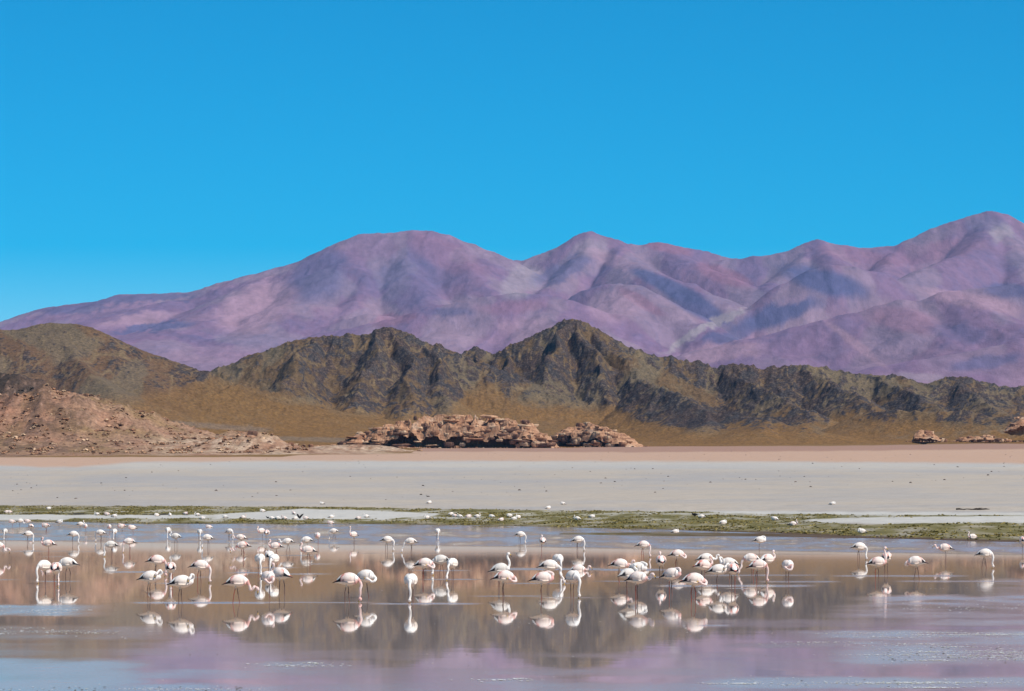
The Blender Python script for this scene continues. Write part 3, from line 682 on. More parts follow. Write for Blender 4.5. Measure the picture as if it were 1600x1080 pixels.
# ------------------------------------------------------------------ grass on the banks, foam and weed on the water
def build_grass():
    r = np.random.default_rng(21)
    w = (GMASK*((GZ > 0.02) & (GPX > -80) & (GPX < 1680) & (GY < 470))).ravel()
    cell = (np.gradient(GX, axis=1)*np.gradient(GY, axis=0)).ravel()
    w = np.clip(w, 0, 1)**1.5*np.abs(cell)*(0.04+np.clip(1.6*fbm(GX/5, GY/7, 4, seed=77).ravel()+.15, 0, 1)**1.5)
    n = 15000
    pk = r.choice(len(w), n, p=w/w.sum())
    x = GX.ravel()[pk]+r.normal(0, .12, n); y = GY.ravel()[pk]+r.normal(0, .7, n); z = ground_z(x, y)-.01
    h = 0.02+0.075*r.random(n)**1.7; wd = 0.05+0.14*r.random(n)
    V = np.zeros((n, 6, 3)); F = []
    a = r.random(n)*3.14
    for k in range(2):
        ca, sa = np.cos(a+k*1.3)*wd, np.sin(a+k*1.3)*wd
        V[:, 3*k] = np.stack((x-ca, y-sa, z), 1); V[:, 3*k+1] = np.stack((x+ca, y+sa, z), 1)
        V[:, 3*k+2] = np.stack((x+r.normal(0, .05, n), y+r.normal(0, .05, n), z+h), 1)
    F = (np.array(((0, 1, 2), (3, 4, 5)))[None]+(np.arange(n)*6)[:, None, None]).reshape(-1, 3)
    C = np.repeat((lin(142, 126, 74)*(0.5+0.75*r.random((n, 1))))[:, None], 6, 1).reshape(-1, 3)
    m = attr_material('shore_grass', (2.0,), 0.2, 0.9)
    tag(link('grass', mesh_from('grass', V.reshape(-1, 3), F, C, False), m), 'low green turf and algae along the far shore', kind='stuff')
build_grass()

def flakes(name, label, pts, rad, hgt, tones, seed, rough=0.7):
    r = np.random.default_rng(seed); n = len(pts); k = 6
    ang = (np.arange(k)*2*math.pi/k)[None]+r.random((n, 1))*6.28+r.uniform(-.3, .3, (n, k))
    q = np.asarray(rad)[:, None]*r.uniform(.5, 1.2, (n, k))
    V = np.zeros((n, k+1, 3)); V[:, :k, 0] = np.cos(ang)*q; V[:, :k, 1] = np.sin(ang)*q*1.3; V[:, :k, 2] = 0.002
    V[:, k, 2] = hgt; V += np.asarray(pts)[:, None, :]
    f = np.array([(i, (i+1) % k, k) for i in range(k)]); F = (f[None]+(np.arange(n)*(k+1))[:, None, None]).reshape(-1, 3)
    C = np.repeat(np.asarray(tones)[:, None], k+1, 1).reshape(-1, 3)
    m = attr_material(name+'_matter', (6.0,), 0.15, rough)
    return tag(link(name, mesh_from(name, V.reshape(-1, 3), F, C, False), m), label, kind='stuff')

def build_floating():
    r = np.random.default_rng(33)
    # x0, x1, row0, row1, count, size
    Z = [(-60, 215, 988, 4.0, 330, .022), (-60, 110, 953, 4.5, 300, .024), (395, 530, 1039, 2.0, 130, .024), (720, 840, 1063, 1.5, 110, .022), (1300, 1640, 992, 3.0, 420, .022), (1200, 1470, 1007, 1.6, 260, .022),
         (1370, 1660, 1020, 8, 2400, .018), (1150, 1660, 1067, 3.5, 1300, .017), (1300, 1660, 992, 3.0, 900, .017), (1420, 1660, 947, 9, 330, .022), (-60, 400, 1077, 2.5, 300, .014), (-60, 1660, 832, 6, 420, .055), (800, 1660, 850, 6, 420, .05), (-60, 1660, 960, 60, 150, .018)]
    P = []; S = []
    for x0, x1, mid, sd, n, s in Z:
        m_ = (x0+x1)/2; hw = (x1-x0)/2
        nl = max(2, int(sd*1.5)); lines = r.normal(mid, sd, nl); lc = r.uniform(x0, x1, nl); lw = hw*r.uniform(.15, .6, nl)
        k = r.integers(0, nl, n); on = r.random(n) < .75
        yy = np.where(on, lines[k]+r.normal(0, .5, n), r.normal(mid, sd, n)); uu = np.where(on, lc[k]+lw[k]*r.normal(0, .6, n), r.uniform(x0-20, x1+20, n))
        D = 12960.0/(np.clip(yy, 822, 1100)-HY)
        X = (uu-CX)*D/FPX; ok = ground_z(X, D) < -0.03
        P.append(np.stack((X, D, 0*D+.003), 1)[ok]); S.append((s*(0.35+1.3*r.random(n)**2.5))[ok])
    P = np.vstack(P); S = np.concatenate(S); n = len(P)
    t = np.where(r.random((n, 1)) < .65, np.array([lin(226, 228, 228)]), np.array([lin(196, 194, 172)]))*(0.8+.25*r.random((n, 1)))
    flakes('foam', 'white foam flecks drifting in wind lines on the water', P, S, S*0.12, t, 34)
    Z = [(1380, 1660, 1010, 1036, 160, .018), (1180, 1640, 1062, 1074, 40, .014), (0, 420, 1074, 1081, 60, .018), (-60, 1660, 940, 1070, 40, .015), (1300, 1640, 838, 846, 60, .06)]
    P = []; S = []
    for x0, x1, a, b, n, s in Z:
        yy = r.uniform(a, b, n); uu = r.uniform(x0, x1, n); D = 12960.0/(yy-HY); X = (uu-CX)*D/FPX; ok = ground_z(X, D) < -0.02
        P.append(np.stack((X, D, 0*D+.004), 1)[ok]); S.append((s*(0.4+1.2*r.random(n)**2))[ok])
    P = np.vstack(P); S = np.concatenate(S)
    flakes('water_weed', 'dark shreds of weed floating on the water', P, S, S*0.35, lin(74, 66, 50)*(0.6+.8*r.random((len(P), 1))), 35, .8)
build_floating()
# ------------------------------------------------------------------ flamingos
def catmull(P, n):
    P = np.array(P, float); out = []
    Q = np.vstack((2*P[0]-P[1], P, 2*P[-1]-P[-2]))
    for i in range(1, len(Q)-2):
        a, b, c, d = Q[i-1], Q[i], Q[i+1], Q[i+2]
        for t in np.linspace(0, 1, n, endpoint=False):
            out.append(0.5*((2*b)+(c-a)*t+(2*a-5*b+4*c-d)*t*t+(3*b-a-3*c+d)*t**3))
    out.append(Q[-2]); return np.array(out)

def loft(rows, seg):
    """rows: x, y, z, half width, half height; one closed skin along the spine"""
    rows = np.array(rows); P = rows[:, :3]; n = len(P)
    T = np.gradient(P, axis=0); T /= np.linalg.norm(T, axis=1)[:, None]+1e-9
    side = np.array((0, 1.0, 0)); V = []
    for i in range(n):
        s = side-T[i]*np.dot(side, T[i]); s /= np.linalg.norm(s)+1e-9; side = s
        u = np.cross(T[i], s)
        for k in range(seg):
            a = 2*math.pi*k/seg
            V.append(P[i]+s*math.cos(a)*rows[i, 3]+u*math.sin(a)*rows[i, 4])
    F = []
    for i in range(n-1):
        for k in range(seg):
            k2 = (k+1) % seg
            F.append((i*seg+k, i*seg+k2, (i+1)*seg+k2, (i+1)*seg+k))
    V.append(P[0]); V.append(P[-1]); a, b = n*seg, n*seg+1
    for k in range(seg):
        k2 = (k+1) % seg
        F.append((a, k2, k, k)); F.append((b, (n-1)*seg+k, (n-1)*seg+k2, (n-1)*seg+k2))
    return np.array(V), F

def poly_mesh(name, V, F, C, mats, midx=None):
    me = bpy.data.meshes.new(name)
    F = [tuple(dict.fromkeys(f)) for f in F]
    me.from_pydata([tuple(v) for v in V], [], F)
    c = np.ones((len(V), 4), np.float32); c[:, :3] = C
    a = me.color_attributes.new('Col', 'FLOAT_COLOR', 'POINT'); a.data.foreach_set('color', c.ravel())
    me.polygons.foreach_set('use_smooth', np.ones(len(F), bool))
    for m in mats: me.materials.append(m)
    me.update(); return me

def plumage_material():
    m, nt, b = material('plumage')
    a = nd(nt, 'ShaderNodeAttribute', attribute_name='Col')
    tc = nd(nt, 'ShaderNodeTexCoord')
    n = noise_node(nt, 28, 4, 0.6, tc.outputs['Object'])
    r = ramp(nt, n.outputs[0], [(0.3, (0.86, 0.84, 0.82)), (0.6, (1, 1, 1))])
    nt.links.new(mixc(nt, 1.0, a.outputs['Color'], r.outputs[0], 'MULTIPLY'), b.inputs['Base Color'])
    b.inputs['Roughness'].default_value = 0.8; b.inputs['Specular IOR Level'].default_value = 0.15
    bp = nd(nt, 'ShaderNodeBump'); bp.inputs['Distance'].default_value = 0.008; bp.inputs['Strength'].default_value = 0.6
    nt.links.new(n.outputs[0], bp.inputs['Height']); nt.links.new(bp.outputs[0], b.inputs['Normal'])
    return m
PLUMAGE = plumage_material()
WHITE = np.array((0.92, 0.875, 0.815)); PINK = np.array((0.80, 0.42, 0.36)); CORAL = np.array((0.72, 0.17, 0.12)); BLACK = np.array((0.018, 0.018, 0.024))
CREAM = np.array((0.84, 0.66, 0.50)); GREY = np.array((0.50, 0.48, 0.45))
NECKS = {   # neck, head and bill as (x, y, z) beyond the breast
    'feed': [(.235, 0, .43), (.265, 0, .35), (.262, 0, .25), (.245, 0, .16), (.25, 0, .095), (.262, 0, .055)],
    'feed_far': [(.235, 0, .43), (.28, 0, .36), (.285, 0, .29), (.30, 0, .22), (.345, 0, .15), (.375, 0, .06)],
    'low': [(.235, 0, .42), (.262, 0, .345), (.285, 0, .285), (.325, 0, .275), (.355, 0, .315), (.385, 0, .345), (.425, 0, .33), (.45, 0, .285)],
    'up': [(.225, 0, .50), (.245, 0, .57), (.232, 0, .65), (.205, 0, .72), (.205, 0, .79), (.232, 0, .835)],
    'rest': [(.235, 0, .47), (.275, 0, .50), (.272, 0, .56), (.232, 0, .595), (.215, 0, .635), (.24, 0, .675)],
    'poke': [(.235, 0, .45), (.28, 0, .43), (.31, 0, .455), (.325, 0, .515), (.345, 0, .545), (.375, 0, .53)],
    'preen': [(.23, 0, .445), (.265, -.01, .405), (.262, -.05, .36), (.225, -.095, .345), (.175, -.125, .375), (.12, -.135, .405)],
    'preen_back': [(.235, 0, .50), (.262, -.01, .545), (.258, -.035, .595), (.222, -.06, .60), (.195, -.095, .565), (.17, -.12, .515)],
    'tuck': [(.225, 0, .50), (.23, .01, .55), (.19, .02, .585), (.12, .02, .59), (.06, .01, .575), (.02, 0, .56)]}
BILL_DIR = {'feed': (-.045, 0, -.055), 'feed_far': (.0, 0, -.07), 'low': (-.005, 0, -.075), 'up': (.055, 0, -.045), 'rest': (.045, 0, -.055), 'poke': (.055, 0, -.05),
            'preen': (-.07, -.005, .02), 'preen_back': (-.03, -.02, -.06), 'tuck': (-.06, 0, -.02)}

def make_flamingo(loc, heading, pose, tone, scale, label, group, legs=2, sink=0.0, sit=False, rs=0):
    r = random.Random(rs)
    pink = {'w': 0.27, 'g': 0.12, 'p': 0.75, 'r': 1.0}[tone]*(0.85+0.3*r.random())
    dz = -0.335 if sit else 0.0
    tilt = r.uniform(-0.10, 0.06)
    if sit: tilt = r.uniform(-0.02, 0.06)
    torso = [(-.265, 0, .385, .005, .004), (-.235, 0, .398, .026, .020), (-.185, 0, .420, .060, .054), (-.12, 0, .442, .098, .098), (-.04, 0, .457, .122, .130), (.045, 0, .463, .128, .139), (.115, 0, .460, .114, .127), (.170, 0, .453, .082, .096), (.208, 0, .450, .052, .062)]
    def bend(p):
        x, y, z = p[0], p[1], p[2]-.45
        return (x*math.cos(tilt)-z*math.sin(tilt), y, x*math.sin(tilt)+z*math.cos(tilt)+.45)
    torso = [(*bend(p), p[3], p[4]) for p in torso]
    nk = [tuple(np.array(p)+np.array((r.uniform(-.012, .012), r.uniform(-.012, .012), r.uniform(-.008, .008)))*(1 if 0 < i < len(NECKS[pose])-1 else 0.3)) for i, p in enumerate(NECKS[pose])]
    if sit and pose in ('feed', 'low'): pose_b = 'rest'
    chain = [np.array(torso[-1][:3])]+[np.array(p) for p in nk]
    cv = catmull(chain, 5)[1:]
    m = len(cv); rows = []
    for i, p in enumerate(cv):
        t = i/(m-1); rad = 0.014*(1-t)**0.7+0.0180
        if t < .14: rad += .020*(1-t/.14)
        if t > .84: rad = .0190+.017*math.sin((t-.84)/.16*math.pi*.75)
        rows.append((*p, rad, rad*1.08))
    hd = cv[-1]; bd = np.array(BILL_DIR[pose]); bl = np.linalg.norm(bd)
    rows.append((*(hd+bd*0.24), .026, .028)); rows.append((*(hd+bd*0.42), .017, .018))
    V, F = loft(torso+rows, 10)
    C = np.tile(WHITE, (len(V), 1))
    for i, v in enumerate(V):
        x, y, z = v
        ring = i//10
        if i < len(torso)*10:
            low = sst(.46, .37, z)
            cc = WHITE*(1-low*.8)+CREAM*low*.8  # cream underside: warm bounced light put into the plumage colour
            if tone == 'g': cc = cc*0.55+GREY*0.45
            br = sst(.08, .2, x)*sst(.50, .40, z)*pink
            cc = cc*(1-br)+PINK*br
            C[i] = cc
        else:
            t = (ring-len(torso))/max(1, m-1)
            k = pink*(0.55 if t < .75 else .75)*(0.6+.4*abs(math.sin(t*9+rs)))
            if tone in 'wg' and t < .8: k *= .5
            cc = WHITE*(1-k)+PINK*k
            if .0 <= t < .18 and tone in 'pr': cc = cc*.55+CORAL*.45
            C[i] = cc
    # legs
    def leg(sgn, fx, kx, lift=None):
        nonlocal V, F, C
        hip = np.array((.0+.01*sgn, .043*sgn, .375)); kn = np.array((kx, .043*sgn, .195)); ft = np.array((fx, .040*sgn, -.10))
        if lift: kn = np.array((.06, .04*sgn, .24)); ft = np.array((-.06, .035*sgn, .18)) if lift == 'up' else ft
        pts = [(*hip, .034, .036), (*(hip*.72+kn*.28), .019, .02), (*(hip*.45+kn*.55), .0085, .0085), (*(kn+(hip-kn)*.08), .0085, .0085), (*kn, .012, .012), (*(kn*.9+ft*.1), .0085, .0085), (*(kn*.4+ft*.6), .0080, .0080), (*ft, .0085, .0085)]
        v, f = loft(pts, 6)
        o = len(V); V = np.vstack((V, v)); F = F+[tuple(o+j for j in q) for q in f]
        lc = np.array((.15, .095, .085)) if tone in 'wg' or r.random() < .6 else np.array((.30, .07, .05))
        cc = np.tile(lc, (len(v), 1))
        for j in range(len(v)):
            if v[j][2] > .30: cc[j] = CREAM*.9
            elif v[j][2] < .08 and r.random() < .5: cc[j] = lc*.5+np.array((.32, .08, .05))*.5
        C = np.vstack((C, cc))
    if not sit:
        st = r.uniform(-.03, .03)
        if legs == 'walk': leg(1, .09, .03); leg(-1, -.09, -.05)
        elif legs == 'step': leg(1, .05, .055); leg(-1, -.03, -.045)
        elif legs == 1: leg(1, .005+st, -.005)
        else: leg(1, .02+st, -.01+st); leg(-1, -.02-st, -.025-st)
    V = V.copy(); V[:, 2] += dz
    me = poly_mesh('flamingo_body', V, F, C, [PLUMAGE])
    root = link('flamingo', me); root.location = loc; root.rotation_euler = (0, 0, math.radians(heading)); root.scale = (scale,)*3
    root.location[2] -= sink*scale
    tag(root, label, 'flamingo', group)
    # bill: pale base, black hooked tip
    d1 = hd+bd*.32; d2 = hd+bd*.75; dn = np.array((0, 0, -.012)) if bd[0] > 0 or pose in ('low',) else np.array((.012, 0, -.004))
    d3 = hd+bd*1.05+dn; d4 = hd+bd*1.25+dn*2.6
    v, f = loft([(*d1, .0125, .013), (*d2, .0105, .0115), (*d3, .009, .010), (*d4, .003, .003)], 7)
    c = np.tile(np.array((.72, .45, .12)), (len(v), 1)); c[14:] = BLACK; v[:, 2] += dz
    link('bill', poly_mesh('bill', v, f, c, [PLUMAGE]), parent=root)
    # folded wings
    for sg in (1, -1):
        U, W = 15, 7; v = []; c = []
        for i in range(U):
            u = i/(U-1); x = .165-u*.475
            tx = np.array([p[0] for p in torso]); sec = [np.interp(x, tx, [p[k] for p in torso]) for k in (2, 3, 4)]
            if x < -.20:
                q = (x+.20)/(-.11); sec = [np.interp(-.20, tx, [p[2] for p in torso])-.030*q, .045*(1-q)+.006, .036*(1-q)+.004]
            a0 = math.radians(86); a1 = math.radians(-28+46*u*u-6*math.sin(u*math.pi))
            for j in range(W):
                w = j/(W-1); a = a0+(a1-a0)*w
                bulge = 1.05+.075*math.sin(math.pi*min(1, u*1.15))*math.sin(math.pi*w)
                if j in (0, W-1): bulge -= .05
                v.append((x, sg*math.cos(a)*sec[1]*bulge+sg*.002, sec[0]+math.sin(a)*sec[2]*bulge))
                k = pink*(.26+.70*sst(.30, .8, u))*(.4+.9*r.random())*(1.2 if w < .3 else .8)
                bw = WHITE*(1-.55*w)+CREAM*.55*w  # lower wing warmed to cream too, bounced light painted in
                cc = bw*(1-min(1, k))+(PINK*.5+CORAL*.5)*min(1, k)
                if tone == 'g': cc = cc*.6+GREY*.4
                if tone in 'pr' and u > .45 and w < .38: cc = cc*(1-.75*pink)+CORAL*.75*pink
                if (u > .62 and w > .36) or (u > .86 and w > .15): cc = BLACK
                elif u > .45 and w > .80: cc = BLACK*.7+cc*.3 if r.random() < .6 else cc
                c.append(cc)
        f = [(i*W+j, i*W+j+1, (i+1)*W+j+1, (i+1)*W+j) for i in range(U-1) for j in range(W-1)]
        n0 = len(v); vi = [(p[0], p[1]*.86, p[2]-.006) for p in v]
        f += [tuple(n0+q for q in reversed(ff)) for ff in f]
        rim = [j for j in range(W)]+[i*W+W-1 for i in range(1, U)]+[(U-1)*W+j for j in range(W-2, -1, -1)]+[i*W for i in range(U-2, 0, -1)]
        f += [(rim[q], rim[(q+1) % len(rim)], n0+rim[(q+1) % len(rim)], n0+rim[q]) for q in range(len(rim))]
        v = np.array(v+vi); v[:, 2] += dz
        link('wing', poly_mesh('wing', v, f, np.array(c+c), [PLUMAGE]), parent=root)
    return root

def sst(a, b, x):
    t = min(1, max(0, (x-a)/(b-a))); return t*t*(3-2*t)

WADERS = [  # body centre in the picture, heading (0 right, 90 away, 180 left, 270 to the viewer), pose, tone, legs, label
    (19.5, 815.5, 180, 'tuck', 'p', 1, 'pink-bellied flamingo asleep on one leg, farthest of the far shallows at the extreme left'),
    (31, 814, 0, 'low', 'w', 2, 'small distant white flamingo stretching its neck down to a tightly paired pair beside it'),
    (44, 815, 180, 'tuck', 'p', 1, 'distant flamingo half hidden behind one with black drooping tail'),
    (48.5, 822, 140, 'feed', 'p', 2, 'distant white flamingo tail-on with drooping black wingtip, overlapping another sleeping flamingo'),
    (72, 822, 170, 'tuck', 'r', 2, 'distant pale flamingo with red stripe and black tail, standing alone in blue ruffled water'),
    (92, 816, 0, 'tuck', 'g', 1, 'distant grey-tailed flamingo asleep, first from the shore behind the red-striped one'),
    (125, 819, 0, 'rest', 'w', 'step', 'distant white flamingo with raised pink head, right behind a pink-bellied sleeper'),
    (133, 822.5, 280, 'tuck', 'p', 1, 'distant white flamingo with pink belly, in front of one with raised pink head'),
    (8, 830, 268, 'feed', 'g', 2, 'greyish feeding flamingo facing the viewer, at the left edge of the far shallows'),
    (43.5, 834, 0, 'feed', 'w', 2, 'white flamingo feeding rightward with black tail tip, long pale reflection, near the left edge'),
    (76.5, 850, 180, 'rest', 'r', 1, 'red-winged flamingo with raised red head facing left, standing on one leg'),
    (114, 835, 0, 'feed', 'w', 2, 'white flamingo feeding rightward with curved neck, beside the red-winged one-legged flamingo'),
    (157.5, 832.5, 180, 'feed', 'w', 2, 'white flamingo feeding leftward with dark tail tip, just left of two pink-bellied sleepers'),
    (170.5, 823, 270, 'tuck', 'p', 1, 'pink-bellied sleeping flamingo behind a straight-necked white feeder'),
    (179, 830.5, 268, 'feed', 'w', 2, 'round white flamingo feeding straight down toward the viewer between two pink-bellied sleepers'),
    (191, 823, 180, 'tuck', 'p', 1, 'pale sleeping flamingo in blue water, middle of three pink-bellied sleepers in a row'),
    (174, 851, 180, 'feed', 'g', 2, 'dusky grey-backed flamingo with black wingtip bending down in brown water'),
    (-5, 853, 0, 'low', 'p', 2, 'flamingo cut off by the left edge, only curved neck and head showing'),
    (202.5, 846, 180, 'feed', 'p', 2, 'white flamingo with pink tail feeding leftward beside the dusky grey-backed one'),
    (207.5, 825, 200, 'tuck', 'p', 1, 'pink-tailed sleeping flamingo, rightmost of the three pink-bellied sleepers in blue water'),
    (262.5, 829, 272, 'feed', 'w', 2, 'white flamingo feeding straight down, back to back with one with lifted head'),
    (275, 838, 180, 'rest', 'g', 'step', 'pale flamingo with lifted head and crossed dark legs beside a straight-necked feeder'),
    (312, 831, 285, 'feed', 'g', 2, 'cream-bellied feeding flamingo behind a plump white one at the blue water edge'),
    (325, 840, 180, 'feed', 'w', 2, 'plump white flamingo feeding leftward with tiny black tail point and bright reflection'),
    (358, 830, 320, 'feed', 'w', 2, 'white flamingo feeding in glittering blue water, thin neck on its right side'),
    (377, 840, 180, 'poke', 'p', 2, 'flamingo with outstretched white neck just behind a red-backed one'),
    (380, 853, 180, 'low', 'r', 2, 'red-backed flamingo lowering curved neck leftward above brown water'),
    (70.5, 884, 228, 'feed', 'w', 2, 'white feeding flamingo with kinked neck, left one of the close trio near the left edge'),
    (87.5, 889, 92, 'feed', 'p', 2, 'pink-streaked flamingo seen from behind with black wing band, middle of the close trio'),
    (106.5, 881, 180, 'feed', 'w', 'step', 'large white flamingo with black-tipped tail pointing right, right one of the close trio'),
    (243.8, 876, 0, 'feed', 'r', 2, 'pink-streaked flamingo feeding rightward behind a big white preening bird'),
    (266.7, 886.6, 90, 'feed', 'p', 2, 'flamingo seen from behind with black wing band, between two white preening birds'),
    (312, 883.6, 0, 'feed', 'p', 2, 'pinkish flamingo feeding rightward with hooked neck, alone behind the front row'),
    (233.6, 901, 0, 'preen_back', 'w', 2, 'big white flamingo with curled neck and black tail corner, leftmost bird of the front row'),
    (282.5, 909, 0, 'preen_back', 'w', 2, 'big all-white flamingo with curled neck on two black legs, lowest in the picture'),
    (369.5, 908, 0, 'low', 'r', 'walk', 'big flamingo with red-edged back and low S-shaped neck, head just above water'),
    (406, 875, 272, 'feed', 'w', 2, 'narrow white flamingo facing the viewer with neck straight down, left of the tight cluster'),
    (428.6, 873.6, 250, 'feed', 'w', 2, 'white flamingo with neck straight down behind the pink-bellied bird of the tight cluster'),
    (421.5, 869, 95, 'tuck', 'w', 1, 'white flamingo with black wing band almost hidden at the back of the tight cluster'),
    (418.4, 902, 300, 'preen', 'r', 1, 'round pink-bellied flamingo on one reddish leg in front of the tight cluster'),
    (439.8, 898, 140, 'rest', 'p', 2, 'red-striped flamingo with black tail and lifted pink head, right of the tight cluster'),
    (431.6, 853, 180, 'rest', 'r', 2, 'red-winged flamingo with lifted dark head, beside a black-winged white bird'),
    (450, 846, 180, 'poke', 'w', 'walk', 'white flamingo with black wing edge and hooked neck, beside a red-winged bird'),
    (482.5, 860, 180, 'rest', 'r', 'step', 'coral-streaked flamingo with lifted head striding left, one leg trailing'),
    (480, 843.7, 180, 'feed', 'w', 1, 'white-backed flamingo with black tail edge right behind the coral-streaked walker'),
    (495.6, 837.5, 275, 'tuck', 'p', 1, 'small round pink flamingo asleep on one leg at the blue water edge'),
    (522, 830, 180, 'feed', 'w', 'walk', 'white flamingo feeding leftward with wide-set pale legs in the far blue water'),
    (553, 835, 225, 'up', 'p', 2, 'pink flamingo standing tall with neck straight up in the far blue water'),
    (409, 830, 215, 'rest', 'p', 1, 'pink flamingo with folded neck, left one of the far overlapping pink pair'),
    (417, 832.5, 90, 'tuck', 'r', 1, 'pink flamingo seen from behind, right one of the far overlapping pink pair'),
    (604.5, 844, 0, 'feed', 'w', 2, 'white flamingo feeding rightward, left of two that feed back to back'),
    (642.5, 846, 180, 'feed_far', 'w', 2, 'white flamingo feeding leftward with thin hooked neck, right of two that feed back to back'),
    (683.5, 830.5, 274, 'feed', 'w', 2, 'small white flamingo facing the viewer with red bill at the water, far centre'),
    (662, 880.7, 0, 'preen', 'p', 2, 'flamingo preening its side with large drooping black tail'),
    (689.8, 874, 180, 'feed', 'g', 'walk', 'greyish flamingo with black wing edge striding in brown water behind two white birds'),
    (707.5, 880, 245, 'feed_far', 'w', 'step', 'white flamingo with slanting straight neck down to the water, beside a greyish strider'),
    (543, 907, 0, 'feed', 'r', 2, 'big red-backed flamingo feeding rightward in the front row, pink shoulder patch'),
    (570.4, 901.7, 325, 'preen', 'w', 'walk', 'big white flamingo with curled neck just behind the red-backed feeder'),
    (642, 908, 262, 'feed', 'w', 2, 'big white flamingo facing the viewer with neck straight down, alone in the front row'),
    (780.4, 888.4, 10, 'up', 'g', 2, 'grey-winged flamingo with neck straight up behind a pink preening bird'),
    (787, 900.7, 0, 'preen', 'r', 2, 'pink preening flamingo with S-curled neck on two thin black legs'),
    (846.7, 903.6, 0, 'tuck', 'r', 2, 'headless-looking sleeping flamingo with red shoulder and black tail corner, front row centre'),
    (857.4, 885, 0, 'feed_far', 'w', 2, 'white flamingo with black wing edge arching its neck to the right behind the sleeper'),
    (871.5, 875.4, 290, 'feed', 'w', 1, 'round white flamingo at the back of the three overlapping birds'),
    (894.5, 902, 300, 'feed', 'w', 2, 'big round white flamingo feeding toward the viewer, neck on its right, front row centre'),
    (902, 889, 0, 'poke', 'p', 'swim', 'flamingo floating low in the water with raised pink head'),
    (812.5, 835, 0, 'feed', 'w', 2, 'small white flamingo feeding rightward in far blue water, left of a head-up bird'),
    (848, 845.6, 92, 'rest', 'p', 1, 'small flamingo seen from behind with black band and lifted head on one leg'),
    (902.5, 844, 0, 'feed', 'w', 2, 'small white flamingo feeding rightward, right of the head-up bird seen from behind'),
    (967.7, 881.8, 0, 'poke', 'p', 2, 'pink-tinged flamingo with black under-tail and curled neck, leftmost of the large right group'),
    (980, 897, 40, 'rest', 'g', 2, 'shadowy grey-pink flamingo with lifted head among three overlapping birds'),
    (995, 889, 330, 'tuck', 'w', 2, 'white flamingo squeezed behind the shadowy grey-pink bird'),
    (995.4, 903.4, 330, 'poke', 'p', 2, 'flamingo with pink breast and raised hooked neck, frontmost of three overlapping birds'),
    (1004.4, 851.7, 0, 'feed', 'p', 2, 'flamingo with very long straight neck dropped to the water, highest in the large right group'),
    (1033, 877, 92, 'rest', 'p', 2, 'flamingo seen from behind with red and black wing band and lifted pale head'),
    (1057.4, 866, 0, 'preen', 'p', 2, 'pink-edged flamingo with neck coiled into a ring on its side'),
    (1048.4, 897.4, 330, 'tuck', 'p', 2, 'big round flamingo with red shoulder patch and hidden head in the right group'),
    (1083, 907, 0, 'preen', 'p', 'step', 'long-bodied flamingo with black wingtip on pale lifted legs, frontmost of the right group'),
    (1097.7, 883, 20, 'rest', 'r', 1, 'red-edged flamingo with raised head in the tight middle of the right group'),
    (1102, 873, 10, 'poke', 'w', 1, 'white-backed flamingo with bent dark bill, behind the red-edged one with raised head'),
    (1121, 890, 0, 'preen_back', 'w', 2, 'broad white flamingo with long black wingtips, neck folded back over its shoulder'),
    (1140, 879.4, 180, 'preen_back', 'w', 1, 'white flamingo partly hidden behind a red-streaked bird seen from behind'),
    (1145.6, 890, 95, 'tuck', 'r', 2, 'red-streaked flamingo seen from behind with two black wing patches'),
    (1175, 873.3, 180, 'feed_far', 'p', 2, 'flamingo feeding leftward with pink flank line, back of the three at the right group end'),
    (1183.5, 883, 0, 'feed', 'r', 2, 'pink-flanked flamingo feeding rightward with black tail, front of the three at the group end'),
    (1198, 874.5, 30, 'rest', 'p', 1, 'flamingo with pink wing and neck curled like a hook, right end of the right group'),
    (1230.5, 883.6, 290, 'preen', 'p', 2, 'lone flamingo facing the viewer with pink breast and drooping head, right of the large group'),
    (1186.5, 844.5, 0, 'tuck', 'w', 1, 'sleeping white flamingo with black tail on one leg in far blue water above the group'),
    (1342, 855, 0, 'feed', 'w', 2, 'white flamingo with straight vertical neck feeding, left of a tall head-up bird'),
    (1370, 878.7, 0, 'up', 'r', 'step', 'pink-winged flamingo with neck straight up, front one of the walking pair'),
    (1384.5, 871, 75, 'preen_back', 'p', 'step', 'flamingo with black band seen from behind, rear one of the walking pair'),
    (1432, 878.5, 180, 'preen', 'p', 'walk', 'large pale flamingo striding left on long crossed legs with tucked head'),
    (1477.5, 856.6, 180, 'poke', 'r', 1, 'red-tailed flamingo with hooked neck facing left, standing on one leg at right'),
    (1538, 865.4, 0, 'feed', 'w', 'walk', 'white flamingo with black tail point and wide-set legs feeding, near the right edge'),
    (1599, 845, 100, 'tuck', 'p', 1, 'dark-banded flamingo on red legs cut off by the right edge')]
for i, (bx, by, hd, pose, tone, lg, lab) in enumerate(WADERS):
    sit = lg == 'swim'
    if sit: yw = by+3.4
    else: yw = (by-HY*0.2083)/0.7917
    D = 12960.0/(yw-HY)
    s = 1.0*(0.97+0.07*R.random())
    h = hd+R.uniform(-7, 7)
    p = at(bx, yw, D)
    make_flamingo((p[0], p[1], 0.0), h, pose, tone, s, lab, 'flamingos wading in the lagoon', legs=lg, sit=sit, sink=0.07 if sit else 0.0, rs=i)
